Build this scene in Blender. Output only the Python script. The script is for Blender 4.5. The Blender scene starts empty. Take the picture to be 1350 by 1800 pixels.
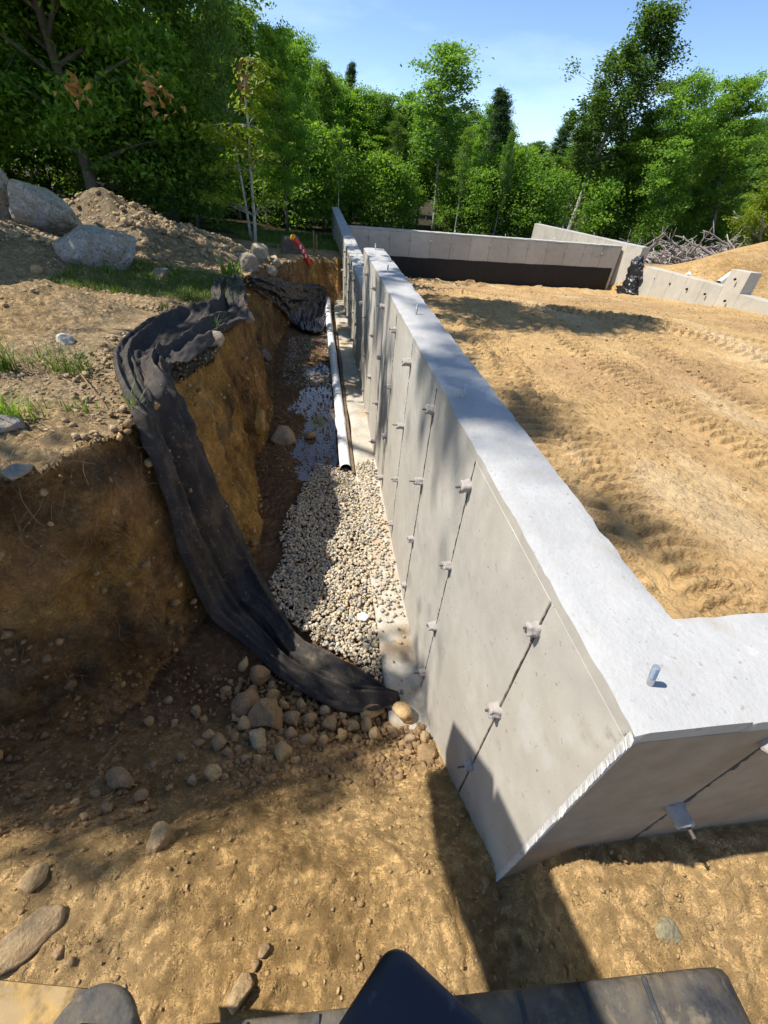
import bpy, bmesh, math, random
import numpy as np
from mathutils import Matrix, Vector
random.seed(7); rng = np.random.default_rng(7)
SC = bpy.context.scene; COL = SC.collection
# ------------------------------------------------------------------ camera, sky, sun, exposure
CM = np.array([[0.98958299, -0.12372365, 0.07360687], [-0.02055311, -0.62746709, -0.77837178], [0.14248888, 0.76875062, -0.62347366]])
CP = np.array([-0.52354912, -0.27424211, 0.72209807]); FPX = 758.57
cd = bpy.data.cameras.new('camera'); cam = bpy.data.objects.new('camera', cd); COL.objects.link(cam)
cam.matrix_world = Matrix(((CM[0][0], -CM[1][0], -CM[2][0], CP[0]), (CM[0][1], -CM[1][1], -CM[2][1], CP[1]), (CM[0][2], -CM[1][2], -CM[2][2], CP[2]), (0, 0, 0, 1)))
cd.sensor_fit = 'VERTICAL'; cd.sensor_height = 24; cd.lens = 24*FPX/1800; cd.clip_start = .02; cd.clip_end = 600
SC.camera = cam
SUN = np.array([-0.56, 0.085, 0.82]); SUN /= np.linalg.norm(SUN)
w = bpy.data.worlds.new('World'); SC.world = w; w.use_nodes = True
nt = w.node_tree; nt.nodes.clear()
out = nt.nodes.new('ShaderNodeOutputWorld'); bg = nt.nodes.new('ShaderNodeBackground'); sky = nt.nodes.new('ShaderNodeTexSky')
sky.sky_type = 'NISHITA'; sky.sun_disc = False
sky.sun_elevation = math.asin(SUN[2]); sky.sun_rotation = math.atan2(SUN[0], SUN[1]); sky.altitude = 2200; sky.air_density = 1.0; sky.dust_density = .1; sky.ozone_density = 3.5
tc = nt.nodes.new('ShaderNodeTexCoord'); mp = nt.nodes.new('ShaderNodeMapping'); mp.inputs['Scale'].default_value = (1.2, 1.2, 4.5)
no = nt.nodes.new('ShaderNodeTexNoise'); no.inputs['Scale'].default_value = 1.6; no.inputs['Detail'].default_value = 7; no.inputs['Roughness'].default_value = .55
rp = nt.nodes.new('ShaderNodeValToRGB'); rp.color_ramp.elements[0].position = .5; rp.color_ramp.elements[0].color = (0, 0, 0, 1); rp.color_ramp.elements[1].position = .78; rp.color_ramp.elements[1].color = (.4, .4, .4, 1)
mx = nt.nodes.new('ShaderNodeMix'); mx.data_type = 'RGBA'; mx.inputs['B'].default_value = (7.2, 8.2, 10.0, 1)
nt.links.new(tc.outputs['Generated'], mp.inputs['Vector']); nt.links.new(mp.outputs[0], no.inputs['Vector']); nt.links.new(no.outputs['Fac'], rp.inputs[0])
nt.links.new(rp.outputs[0], mx.inputs['Factor']); nt.links.new(sky.outputs[0], mx.inputs['A']); nt.links.new(mx.outputs['Result'], bg.inputs[0]); nt.links.new(bg.outputs[0], out.inputs[0])
bg.inputs[1].default_value = 0.12
sl = bpy.data.lights.new('sun', 'SUN'); sl.energy = 4.6; sl.angle = math.radians(.55); sl.color = (1, .95, .87)
so = bpy.data.objects.new('sun', sl); COL.objects.link(so); so.rotation_euler = Vector(SUN).to_track_quat('Z', 'Y').to_euler(); so.location = (-8, 0, 12)
SC.view_settings.view_transform = 'Standard'; SC.view_settings.look = 'None'; SC.view_settings.gamma = 1; SC.view_settings.exposure = 0.74
SC.view_settings.use_curve_mapping = False

# ------------------------------------------------------------------ numeric helpers
def ray(u, v):
    d = CM.T @ np.array([(u-675)/FPX, (v-900)/FPX, 1.]); return d/np.linalg.norm(d)
def on(u, v, ax, val):
    d = ray(u, v); i = 'xyz'.index(ax); return CP + d*(val-CP[i])/d[i]
def _h(i, j, k, s):
    n = (i*374761393 + j*668265263 + k*1274126177 + s*974634777) & 0xffffffff
    n = ((n ^ (n >> 13))*1274126177) & 0xffffffff
    return ((n ^ (n >> 16)) & 0xffff)/65535.
def vn(x, y, z=0., s=0):
    x, y, z = np.broadcast_arrays(np.asarray(x, float), np.asarray(y, float), np.asarray(z, float))
    i = np.floor(x).astype(np.int64); j = np.floor(y).astype(np.int64); k = np.floor(z).astype(np.int64)
    a = x-i; b = y-j; c = z-k; a = a*a*(3-2*a); b = b*b*(3-2*b); c = c*c*(3-2*c)
    r = 0
    for di, wa in ((0, 1-a), (1, a)):
        for dj, wb in ((0, 1-b), (1, b)):
            for dk, wc in ((0, 1-c), (1, c)):
                r = r + wa*wb*wc*_h(i+di, j+dj, k+dk, s)
    return r*2-1
def fbm(x, y, z=0., o=4, s=0, g=.5):
    r = 0; a = 1.; f = 1.; t = 0
    for q in range(o):
        r = r + a*vn(x*f+q*7.3, y*f+q*3.1, np.asarray(z)*f+q*5.7, s+q); t += a; a *= g; f *= 2.03
    return r/t
def sm(x, a, b):
    t = np.clip((x-a)/(b-a), 0, 1); return t*t*(3-2*t)
def mesh(name, V, F, mats, parent=None, smooth=True, col=None, fcol=None, mi=None):
    V = np.asarray(V, float); me = bpy.data.meshes.new(name)
    F = [np.asarray(f) for f in (F if isinstance(F, list) else [F]) if len(f)]
    me.vertices.add(len(V)); me.vertices.foreach_set('co', V.astype(np.float32).ravel())
    nl = sum(f.size for f in F); me.loops.add(nl); me.loops.foreach_set('vertex_index', np.concatenate([f.ravel() for f in F]).astype(np.int32))
    tot = np.concatenate([np.full(len(f), f.shape[1]) for f in F]); st = np.concatenate([[0], np.cumsum(tot)[:-1]])
    me.polygons.add(len(tot)); me.polygons.foreach_set('loop_start', st.astype(np.int32)); me.polygons.foreach_set('loop_total', tot.astype(np.int32))
    me.polygons.foreach_set('use_smooth', np.full(len(tot), smooth))
    if col is not None:
        a = me.color_attributes.new('tint', 'FLOAT_COLOR', 'POINT'); c = np.ones((len(V), 4), np.float32); c[:, :3] = col; a.data.foreach_set('color', c.ravel())
    for m in (mats if isinstance(mats, (list, tuple)) else [mats]): me.materials.append(m)
    if mi is not None: me.polygons.foreach_set('material_index', np.asarray(mi, np.int32))
    me.update(calc_edges=True); me.validate()
    o = bpy.data.objects.new(name, me); COL.objects.link(o)
    if parent: o.parent = parent
    return o
def tag(o, label=None, cat=None, group=None, kind=None):
    for k, v in (('label', label), ('category', cat), ('group', group), ('kind', kind)):
        if v: o[k] = v
    return o
def empty(name, loc, label, cat, group=None, rot=(0, 0, 0)):
    o = bpy.data.objects.new(name, None); COL.objects.link(o); o.location = loc; o.rotation_euler = rot; o.empty_display_size = .1
    return tag(o, label, cat, group)
def inst(src, name, parent=None, loc=(0, 0, 0), rot=(0, 0, 0), sc=(1, 1, 1)):
    o = src.copy(); o.name = name; COL.objects.link(o); o.parent = parent; o.location = loc; o.rotation_euler = rot; o.scale = sc
    return o
def boxes(L):   # list of (x0,x1,y0,y1,z0,z1)
    V = []; F = []
    for b in L:
        n = len(V); x0, x1, y0, y1, z0, z1 = b
        V += [(x0, y0, z0), (x1, y0, z0), (x1, y1, z0), (x0, y1, z0), (x0, y0, z1), (x1, y0, z1), (x1, y1, z1), (x0, y1, z1)]
        F += [(n, n+3, n+2, n+1), (n+4, n+5, n+6, n+7), (n, n+1, n+5, n+4), (n+1, n+2, n+6, n+5), (n+2, n+3, n+7, n+6), (n+3, n, n+4, n+7)]
    return np.array(V), np.array(F)
def tube(P, Rr, n=8, cap=True, jit=0):
    P = np.asarray(P, float); Rr = np.broadcast_to(Rr, len(P)); V = []; F = []
    T = np.gradient(P, axis=0); ref = np.array([0, 0, 1.])
    if abs(T[0][2]) > .8*np.linalg.norm(T[0]): ref = np.array([1., 0, 0])
    for i in range(len(P)):
        t = T[i]/(np.linalg.norm(T[i])+1e-9); a = np.cross(t, ref); a /= np.linalg.norm(a)+1e-9; b = np.cross(t, a)
        for k in range(n):
            q = 2*math.pi*k/n; r = Rr[i]*(1+jit*vn(k*1.7, i*.6, 3.))
            V.append(P[i]+r*(math.cos(q)*a+math.sin(q)*b))
    for i in range(len(P)-1):
        for k in range(n):
            F.append((i*n+k, i*n+(k+1) % n, (i+1)*n+(k+1) % n, (i+1)*n+k))
    V = np.array(V); F = np.array(F)
    if cap:
        m = len(V); V = np.vstack([V, P[0], P[-1]]); e = (len(P)-1)*n
        T3 = np.array([(m, (k+1) % n, k) for k in range(n)]+[(m+1, e+k, e+(k+1) % n) for k in range(n)])
        return V, [F, T3]
    return V, [F]
def merge(parts):   # [(V,[F..])]
    V = []; Q = {}; n = 0
    for v, fs in parts:
        for f in (fs if isinstance(fs, list) else [fs]):
            if len(f): Q.setdefault(f.shape[1], []).append(np.asarray(f)+n)
        V.append(v); n += len(v)
    return np.vstack(V), [np.vstack(q) for q in Q.values()]
def ico(sub):
    bm = bmesh.new(); bmesh.ops.create_icosphere(bm, subdivisions=sub, radius=1); bm.verts.ensure_lookup_table()
    V = np.array([v.co[:] for v in bm.verts]); F = np.array([[v.index for v in f.verts] for f in bm.faces]); bm.free(); return V, F
ICO = {k: ico(k) for k in (1, 2, 3, 4, 5)}

# ------------------------------------------------------------------ materials
def mat(name, base, rough=.85, var=.25, scale=6, bump=.3, bscale=30, bdist=.01, tint=False, hue=None, spec=.3, layers=(), metal=0, orand=0, crumb=()):
    m = bpy.data.materials.new(name); m.use_nodes = True; t = m.node_tree; N = t.nodes; L = t.links
    b = N['Principled BSDF']; b.inputs['Roughness'].default_value = rough; b.inputs['Specular IOR Level'].default_value = spec; b.inputs['Metallic'].default_value = metal
    co = N.new('ShaderNodeTexCoord')
    def noise(sc, det=6, ro=.6):
        n = N.new('ShaderNodeTexNoise'); n.inputs['Scale'].default_value = sc; n.inputs['Detail'].default_value = det; n.inputs['Roughness'].default_value = ro
        L.new(co.outputs['Object'], n.inputs['Vector']); return n
    if tint:
        a = N.new('ShaderNodeVertexColor'); a.layer_name = 'tint'; src = a.outputs['Color']
    else:
        a = N.new('ShaderNodeRGB'); a.outputs[0].default_value = (*base, 1); src = a.outputs[0]
    def mul(src, fac):
        q = N.new('ShaderNodeMix'); q.data_type = 'RGBA'; q.blend_type = 'MULTIPLY'; q.inputs['Factor'].default_value = 1
        L.new(src, q.inputs['A']); L.new(fac, q.inputs['B']); return q.outputs['Result']
    for sc, vr in ((scale, var), (scale*7, var*.7)):
        n = noise(sc); r = N.new('ShaderNodeMapRange'); r.inputs['From Min'].default_value = .3; r.inputs['From Max'].default_value = .7
        r.inputs['To Min'].default_value = 1-vr; r.inputs['To Max'].default_value = 1+vr*.7; L.new(n.outputs['Fac'], r.inputs['Value']); src = mul(src, r.outputs[0])
    for (sc, lo, hi, colr, st) in layers:   # patches of another colour
        n = noise(sc, 8, .62); r = N.new('ShaderNodeMapRange'); r.inputs['From Min'].default_value = lo; r.inputs['From Max'].default_value = hi; r.inputs['To Max'].default_value = st
        L.new(n.outputs['Fac'], r.inputs['Value']); q = N.new('ShaderNodeMix'); q.data_type = 'RGBA'; L.new(r.outputs[0], q.inputs['Factor']); L.new(src, q.inputs['A']); q.inputs['B'].default_value = (*colr, 1); src = q.outputs['Result']
    if orand:
        oi = N.new('ShaderNodeObjectInfo'); r = N.new('ShaderNodeMapRange'); r.inputs['To Min'].default_value = 1-orand; r.inputs['To Max'].default_value = 1+orand; L.new(oi.outputs['Random'], r.inputs['Value']); src = mul(src, r.outputs[0])
    L.new(src, b.inputs['Base Color'])
    if bump:
        n1 = noise(bscale, 10, .65); bp = N.new('ShaderNodeBump'); bp.inputs['Strength'].default_value = bump; bp.inputs['Distance'].default_value = bdist
        L.new(n1.outputs['Fac'], bp.inputs['Height']); L.new(bp.outputs[0], b.inputs['Normal'])
    if crumb:
        last = bp.outputs[0]
        for (sc, ds) in crumb:
            vo = N.new('ShaderNodeTexVoronoi'); vo.inputs['Scale'].default_value = sc; nn = noise(sc*.8, 3); ad = N.new('ShaderNodeMix'); ad.data_type = 'VECTOR'; ad.inputs['Factor'].default_value = .02
            L.new(co.outputs['Object'], ad.inputs['A']); L.new(nn.outputs['Color'], ad.inputs['B']); L.new(ad.outputs['Result'], vo.inputs['Vector'])
            mk_ = noise(sc*.13, 4); r = N.new('ShaderNodeMapRange'); r.inputs['From Min'].default_value = .42; r.inputs['From Max'].default_value = .62; L.new(mk_.outputs['Fac'], r.inputs['Value'])
            iv = N.new('ShaderNodeMath'); iv.operation = 'SUBTRACT'; iv.inputs[0].default_value = 1; L.new(vo.outputs['Distance'], iv.inputs[1]); mm = N.new('ShaderNodeMath'); mm.operation = 'MULTIPLY'; L.new(iv.outputs[0], mm.inputs[0]); L.new(r.outputs[0], mm.inputs[1])
            b2 = N.new('ShaderNodeBump'); b2.inputs['Strength'].default_value = 1; b2.inputs['Distance'].default_value = ds; L.new(mm.outputs[0], b2.inputs['Height']); L.new(last, b2.inputs['Normal']); last = b2.outputs[0]
        L.new(last, b.inputs['Normal'])
    return m
M = {}
M['dirt'] = mat('dirt', (0, 0, 0), tint=True, rough=.95, var=.24, scale=5, bump=1, bscale=90, bdist=.016, spec=.12, crumb=((48, .020), (110, .016), (240, .010)))
M['bankm'] = mat('cut_bank_soil', (0, 0, 0), tint=True, rough=.96, var=.38, scale=4, bump=1, bscale=11, bdist=.13, spec=.1, crumb=((24, .035), (60, .022), (140, .01)), layers=((5, .54, .66, (.09, .06, .035), .6), (8, .58, .68, (.52, .30, .09), .5), (26, .62, .68, (.42, .34, .24), .5)))
M['fill'] = mat('fill_sand', (0, 0, 0), tint=True, rough=.95, var=.18, scale=2.2, bump=1, bscale=40, bdist=.022, spec=.12, crumb=((26, .016), (70, .007)))
M['conc'] = mat('concrete_face', (.42, .39, .335), rough=.8, var=.16, scale=1.6, bump=.25, bscale=70, bdist=.004, orand=.045, layers=((9, .6, .7, (.29, .265, .22), .5), (1.3, .45, .7, (.34, .30, .24), .7), (45, .64, .68, (.14, .12, .10), .85), (18, .62, .68, (.27, .24, .2), .6), (3.3, .6, .68, (.47, .45, .41), .5)))
M['cbrown'] = mat('mud_and_shade_concrete', (.30, .235, .165), rough=.85, var=.2, scale=2.2, bump=.3, bscale=70, bdist=.005, layers=((3, .5, .66, (.24, .17, .10), .6), (14, .66, .72, (.12, .1, .08), .6)))  # mud patches, with the face's shade and sand bounce put into the brown base
M['ctop'] = mat('concrete_top', (.405, .40, .39), rough=.86, var=.08, scale=4, bump=.7, bscale=60, bdist=.005, layers=((55, .62, .68, (.22, .2, .17), .7), (1.4, .48, .7, (.31, .30, .28), .6), (7, .56, .68, (.34, .29, .22), .5), (24, .6, .66, (.47, .46, .45), .5)))
M['cfar'] = mat('concrete_far', (.45, .42, .355), rough=.85, var=.12, scale=1.2, bump=.2, bscale=40, bdist=.005, orand=.06, layers=((2.0, .58, .68, (.27, .25, .22), .55),))
M['foot'] = mat('footing', (.46, .42, .35), rough=.9, var=.2, scale=4, bump=.8, bscale=40, bdist=.012, layers=((3.5, .5, .62, (.42, .27, .13), .7), (25, .6, .68, (.2, .16, .12), .6)))
M['mortar'] = mat('mortar', (.36, .325, .30), rough=.9, var=.15, scale=40, bump=.6, bscale=120, bdist=.004)
M['fin'] = mat('mortar_fin', (.55, .53, .50), rough=.95, var=.2, scale=40, bump=.8, bscale=120, bdist=.006)
M['tar'] = mat('tar_coating', (.018, .017, .016), rough=.6, var=.2, scale=8, bump=.4, bscale=60, bdist=.004)
M['steel'] = mat('galvanised_steel', (.50, .52, .55), rough=.42, var=.15, scale=60, bump=.15, bscale=300, bdist=.001, metal=.85)
M['seam'] = mat('seam_stain', (.13, .11, .09), rough=.95, bump=.3)
M['rust'] = mat('rusty_steel', (.12, .095, .08), rough=.75, var=.3, scale=80, bump=.4, bscale=300, bdist=.001, metal=.3)
M['pvc'] = mat('white_pvc', (.80, .81, .80), rough=.38, var=.05, scale=9, bump=.05, bscale=40, bdist=.002, spec=.5, layers=((7, .66, .72, (.6, .5, .38), .25),))
M['hole'] = mat('dark_hole', (.02, .02, .02), rough=.9, bump=0)
M['fabric'] = mat('black_fabric', (.050, .044, .040), rough=.85, var=.25, scale=10, bump=.35, bscale=260, bdist=.003, spec=.2, layers=((3.2, .52, .66, (.15, .12, .085), .5), (14, .58, .70, (.20, .155, .10), .5), (45, .62, .68, (.3, .22, .13), .5)))
M['plastic'] = mat('black_film', (.012, .012, .014), rough=.35, var=.2, scale=20, bump=.3, bscale=60, bdist=.006, spec=.6, layers=((5, .6, .7, (.2, .16, .11), .4),))
M['boulder'] = mat('boulder_granite', (.62, .58, .51), rough=.9, var=.4, scale=4, bump=1, bscale=9, bdist=.16, layers=((2.6, .48, .6, (.38, .28, .15), .75), (6, .55, .65, (.22, .2, .18), .6), (40, .56, .66, (.16, .15, .14), .6)), crumb=((30, .02),))
M['cobble'] = mat('cobble', (0, 0, 0), tint=True, rough=.95, var=.32, scale=16, bump=.9, bscale=90, bdist=.010, layers=((11, .5, .6, (.33, .21, .10), .7),))
M['pebble'] = mat('pebble', (0, 0, 0), tint=True, rough=.85, var=.12, scale=60, bump=.2, bscale=150, bdist=.002)
M['wood'] = mat('weathered_plank', (.16, .11, .07), rough=.85, var=.3, scale=20, bump=.5, bscale=70, bdist=.004)
M['bark'] = mat('bark', (.16, .135, .11), rough=.95, var=.35, scale=7, bump=.9, bscale=25, bdist=.02)
M['palebark'] = mat('pale_bark', (.42, .39, .34), rough=.9, var=.35, scale=5, bump=.7, bscale=22, bdist=.015, layers=((6, .55, .65, (.1, .09, .08), .8),))
M['stick'] = mat('dead_wood', (.30, .265, .235), rough=.95, var=.35, scale=9, bump=.7, bscale=50, bdist=.006, orand=.35)
M['root'] = mat('root', (.24, .16, .085), rough=.9, var=.3, scale=30, bump=0)
M['foam'] = mat('white_foam', (.86, .87, .88), rough=.8, var=.03, bump=.2, bscale=80, bdist=.003)
M['red'] = mat('red_plastic', (.62, .035, .015), rough=.45, var=.15, scale=12, bump=0, spec=.5, layers=((9, .62, .7, (.6, .5, .4), .5),))
M['yellow'] = mat('yellow_plastic', (.75, .33, .015), rough=.5, var=.1, bump=0)
M['green'] = mat('green_plastic', (.01, .33, .16), rough=.4, var=.1, bump=0)
M['rubber'] = mat('worn_rubber', (.055, .056, .06), rough=.75, var=.4, scale=14, bump=.7, bscale=60, bdist=.005, layers=((3.6, .44, .62, (.20, .155, .09), .75), (22, .55, .66, (.24, .19, .12), .6)))
M['navy'] = mat('dark_guard_plastic', (.012, .014, .024), rough=.42, var=.15, scale=30, bump=.25, bscale=220, bdist=.001, spec=.45, layers=((26, .62, .69, (.06, .06, .065), .7), (5, .58, .72, (.055, .045, .035), .5)))
M['ypaint'] = mat('worn_yellow_paint', (.34, .21, .06), rough=.65, var=.3, scale=8, bump=.4, bscale=40, bdist=.004, layers=((6, .46, .54, (.035, .03, .025), .9), (20, .5, .6, (.28, .2, .11), .6)))
def foliage(name, c1, c2, trans=.35):
    m = bpy.data.materials.new(name); m.use_nodes = True; N = m.node_tree.nodes; L = m.node_tree.links; N.clear()
    o = N.new('ShaderNodeOutputMaterial'); pr = N.new('ShaderNodeBsdfPrincipled'); tr = N.new('ShaderNodeBsdfTranslucent'); mxs = N.new('ShaderNodeMixShader')
    at = N.new('ShaderNodeVertexColor'); at.layer_name = 'tint'; sp = N.new('ShaderNodeSeparateColor'); L.new(at.outputs['Color'], sp.inputs[0])
    q = N.new('ShaderNodeMix'); q.data_type = 'RGBA'; q.inputs['A'].default_value = (*c1, 1); q.inputs['B'].default_value = (*c2, 1); L.new(sp.outputs[0], q.inputs['Factor'])
    q2 = N.new('ShaderNodeMix'); q2.data_type = 'RGBA'; q2.blend_type = 'MULTIPLY'; q2.inputs['Factor'].default_value = 1; oi = N.new('ShaderNodeObjectInfo')
    r = N.new('ShaderNodeMapRange'); r.inputs['To Min'].default_value = .65; r.inputs['To Max'].default_value = 1.4; L.new(oi.outputs['Random'], r.inputs['Value']); L.new(q.outputs['Result'], q2.inputs['A']); L.new(r.outputs[0], q2.inputs['B'])
    L.new(q2.outputs['Result'], pr.inputs['Base Color']); pr.inputs['Roughness'].default_value = .5; pr.inputs['Specular IOR Level'].default_value = .35
    hs = N.new('ShaderNodeMix'); hs.data_type = 'RGBA'; hs.blend_type = 'MULTIPLY'; hs.inputs['Factor'].default_value = 1; hs.inputs['B'].default_value = (1.5, 1.5, .5, 1); L.new(q2.outputs['Result'], hs.inputs['A']); L.new(hs.outputs['Result'], tr.inputs['Color'])
    mxs.inputs[0].default_value = trans; L.new(pr.outputs[0], mxs.inputs[1]); L.new(tr.outputs[0], mxs.inputs[2]); L.new(mxs.outputs[0], o.inputs[0]); return m
M['leaf'] = foliage('broadleaf', (.040, .115, .024), (.21, .34, .045), .5)
M['leafy'] = foliage('sunny_leaf', (.16, .26, .02), (.34, .42, .03), .5)
M['leafmid'] = foliage('mid_leaf', (.055, .145, .032), (.19, .31, .06), .45)
M['pine'] = foliage('pine_needles', (.035, .09, .035), (.09, .17, .06), .25)
M['gras'] = foliage('grass_blade', (.07, .14, .02), (.20, .28, .05), .4)
M['deadleaf'] = foliage('dry_leaf', (.22, .10, .03), (.30, .17, .06), .3)

# ------------------------------------------------------------------ the lie of the land
TOP = np.array([(-60, .9), (-8, .75), (-3, .95), (-1.85, 1.1), (-1.55, 1.35), (-1.42, 1.65), (-1.36, 2.2), (-1.2, 2.7), (-1.22, 2.95), (-1.42, 3.12), (-1.22, 3.45), (-1.15, 4.1), (-1.35, 4.9), (-1.5, 6), (-1.35, 7.2), (-1.0, 8.6), (-.8, 9.3), (-.4, 9.75), (.05, 9.9), (.1, 12.3), (60, 12.3), (60, 90), (-60, 90)], float)
FOOT = np.array([(-60, .1), (-8, .1), (-3, .3), (-1.95, .55), (-1.5, .95), (-1.25, 1.5), (-1.0, 2.0), (-.98, 2.5), (-1.08, 2.95), (-1.16, 3.2), (-1.08, 3.6), (-1.05, 4.4), (-1.1, 5), (-1.2, 6.2), (-1.1, 7.4), (-.75, 8.6), (-.5, 9.1), (-.3, 9.35), (.08, 9.45), (.14, 12.12), (60, 12.12), (60, -30), (-60, -30)], float)
def inpoly(x, y, P):
    c = np.zeros(x.shape, bool); n = len(P)
    for i in range(n):
        x0, y0 = P[i]; x1, y1 = P[(i+1) % n]
        if y0 == y1: continue
        c ^= ((y0 > y) != (y1 > y)) & (x < (x1-x0)*(y-y0)/(y1-y0)+x0)
    return c
def dline(x, y, P):
    d = np.full(x.shape, 1e9)
    for i in range(len(P)-1):
        a = P[i]; b = P[i+1]-P[i]; t = np.clip(((x-a[0])*b[0]+(y-a[1])*b[1])/(b@b), 0, 1)
        d = np.minimum(d, np.hypot(x-a[0]-t*b[0], y-a[1]-t*b[1]))
    return d
def gau(x, y, cx, cy, rx, ry, h, a=0):
    u = x-cx; v = y-cy; c, s = math.cos(a), math.sin(a); u, v = u*c+v*s, -u*s+v*c
    return h*np.exp(-(u/rx)**2-(v/ry)**2)
def plateau(x, y):
    z = np.interp(y, [-5, 1, 3, 5, 9, 12, 18, 30, 60], [-.2, -.25, -.32, -.42, -.72, -.92, -1.3, -1.7, -1.9])
    z = z + .10*sm(-x, 1.6, 3.5)
    z = z + gau(x, y, -2.45, 3.45, .38, .32, .16)+gau(x, y, -1.9, 2.75, .3, .35, .07)+gau(x, y, -3.2, 3.0, .6, .5, .12)
    z = z + gau(x, y, -4.5, 5.9, 1.3, .55, .42, -.15)+gau(x, y, -3.35, 5.1, .6, .4, .14)
    m = gau(x, y, -3.85, 7.8, .75, .8, .42)+gau(x, y, -3.0, 7.5, .65, .75, .36)+gau(x, y, -2.25, 7.6, .6, .7, .34)+gau(x, y, -3.3, 8.3, .9, .5, .18)+gau(x, y, -1.75, 7.9, .4, .6, .12)
    z = z + m*(1+.42*fbm(x*1.9, y*1.9, 0, 5, 5, .55)-.25*np.abs(fbm(x*3.1, y*3.1, 0, 4, 6)))
    z = z + gau(x, y, -6.4, 7.6, 1.4, 1.2, .5)
    return z+mounds(x, y)
def mounds(x, y):
    return gau(x, y, 9.3, 10.6, .9, .9, .35)+gau(x, y, 10.6, 11.2, 1.3, 1.1, .55)+gau(x, y, 12.6, 12.0, 1.7, 1.4, .9)
def lower(x, y):
    ys = y-.12*sm(-x, .4, .9)
    z = np.interp(ys, [-2, -.6, -.1, .05, .31, .68, .9, 9, 10], [-.97, -.96, -.98, -1.0, -1.22, -1.5, -1.58, -1.60, -1.45])
    z = z + .27*sm(x, .0, .18)*(1-sm(y, .05, .12))*(.75+.25*sm(y, -.7, -.1))
    z = z + .06*sm(-x, 1.0, 2.0)*(1-sm(y, .6, 1.2))
    z = np.where(x > 7.5, np.maximum(z, -1.0+.1*sm(x, 7.5, 9))+mounds(x, y), z)
    return z
def h0(x, y):
    x = np.asarray(x, float); y = np.asarray(y, float)
    p = inpoly(x, y, TOP); q = inpoly(x, y, FOOT); dt = dline(x, y, TOP[:21]); df = dline(x, y, FOOT[:21])
    t = np.where(p, 1, np.where(q, 0, df/(df+dt+1e-6))); s = np.interp(t, [0, .3, .75, .93, 1], [0, .14, .80, .96, 1])
    # gentle rounding on the brink
    rim = np.where(p, np.exp(-dt/.12), 0)*.05
    lo = lower(x, y); up = plateau(x, y)-rim
    return lo*(1-s)+up*s, t, s
def ground_at(u, v, lift=0., zmin=None):
    d = ray(u, v); t = np.arange(.25, 70, .01) if True else None
    P = CP+d*t[:, None]; z = h0(P[:, 0], P[:, 1])[0]+lift
    k = np.argmax(P[:, 2] < z); return P[k]
def gh(x, y): return float(h0(np.array([x]), np.array([y]))[0][0])

def axis(lo, f0, f1, hi, step, grow, mxs):
    a = list(np.arange(f0, f1, step)); s = step; v = a[-1]
    while v < hi: s = min(s*grow, mxs); v += s; a.append(v)
    s = step; v = f0; b = []
    while v > lo: s = min(s*grow, mxs); v -= s; b.append(v)
    return np.array(b[::-1]+a)
def cmix(a, b, t): t = np.asarray(t)[..., None]; return np.asarray(a)*(1-t)+np.asarray(b)*t
FB = [(704, 1232, 696, 1246), (672, 1207, 650, 1252), (630, 1176, 590, 1248), (575, 1142, 545, 1225), (522, 1118, 492, 1195), (492, 1066, 445, 1140), (462, 1015, 380, 1098), (430, 950, 338, 1038), (403, 895, 312, 978), (380, 845, 292, 915), (356, 790, 270, 850), (334, 745, 254, 795), (318, 700, 240, 750), (306, 668, 222, 705), (298, 652, 203, 660), (300, 645, 200, 625), (318, 642, 215, 598), (345, 630, 240, 578), (370, 606, 268, 562), (392, 585, 300, 549), (412, 572, 330, 543), (430, 566, 352, 544), (434, 556, 372, 536), (433, 538, 372, 520), (430, 515, 370, 505), (424, 495, 376, 498), (412, 489, 392, 490)]
FB2 = [(432, 484, 438, 505), (455, 484, 462, 520), (480, 486, 490, 540), (500, 492, 508, 562), (520, 498, 530, 580), (540, 499, 550, 584), (558, 500, 566, 582), (572, 506, 574, 570)]
FPT = np.array([ground_at(a+(c_-a)*f, b+(d-b)*f) for (a, b, c_, d) in FB+FB2 for f in (0, .25, .5, .75, 1)])
XS = axis(-45, -2.3, .25, 45, .0088, 1.03, 1.0); YS = axis(-3, -.45, 3.3, 75, .0095, 1.02, 1.2)
X, Y = np.meshgrid(XS, YS)
Z, TT, SS = h0(X, Y)
face = np.clip(1-np.abs(SS-.5)*2, 0, 1); mound = gau(X, Y, -3.0, 7.7, 1.8, 1.3, 1)
coarse = np.clip(np.minimum(1, .12/np.maximum(.011, np.gradient(XS)[None, :]*1.0)), 0, 1)
n1 = fbm(X*3, Y*3, 0, 5, 1); n2 = fbm(X*14, Y*14, 0, 4, 11); XR = .8*X+.6*Y+.01*n2; YR = -.6*X+.8*Y+.01*n1; n3 = vn(XR*38, YR*38, n2, 21); n4 = vn(YR*61+XR*20, XR*61, n1*2, 31)
trench = (TT < .02)*sm(Y, .7, 1.0)*(X < .1)
clod = np.maximum(0, vn(XR*22, YR*22, n2*2, 41))**2*.02+np.maximum(0, vn(YR*11, XR*11, n1, 43))**3*.03
crack = np.exp(-np.abs(fbm(X*2.1+4, Y*2.1, 0, 4, 61))/.018)*sm(fbm(X*1.1, Y*1.1, 0, 2, 71), 0, .35)
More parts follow.
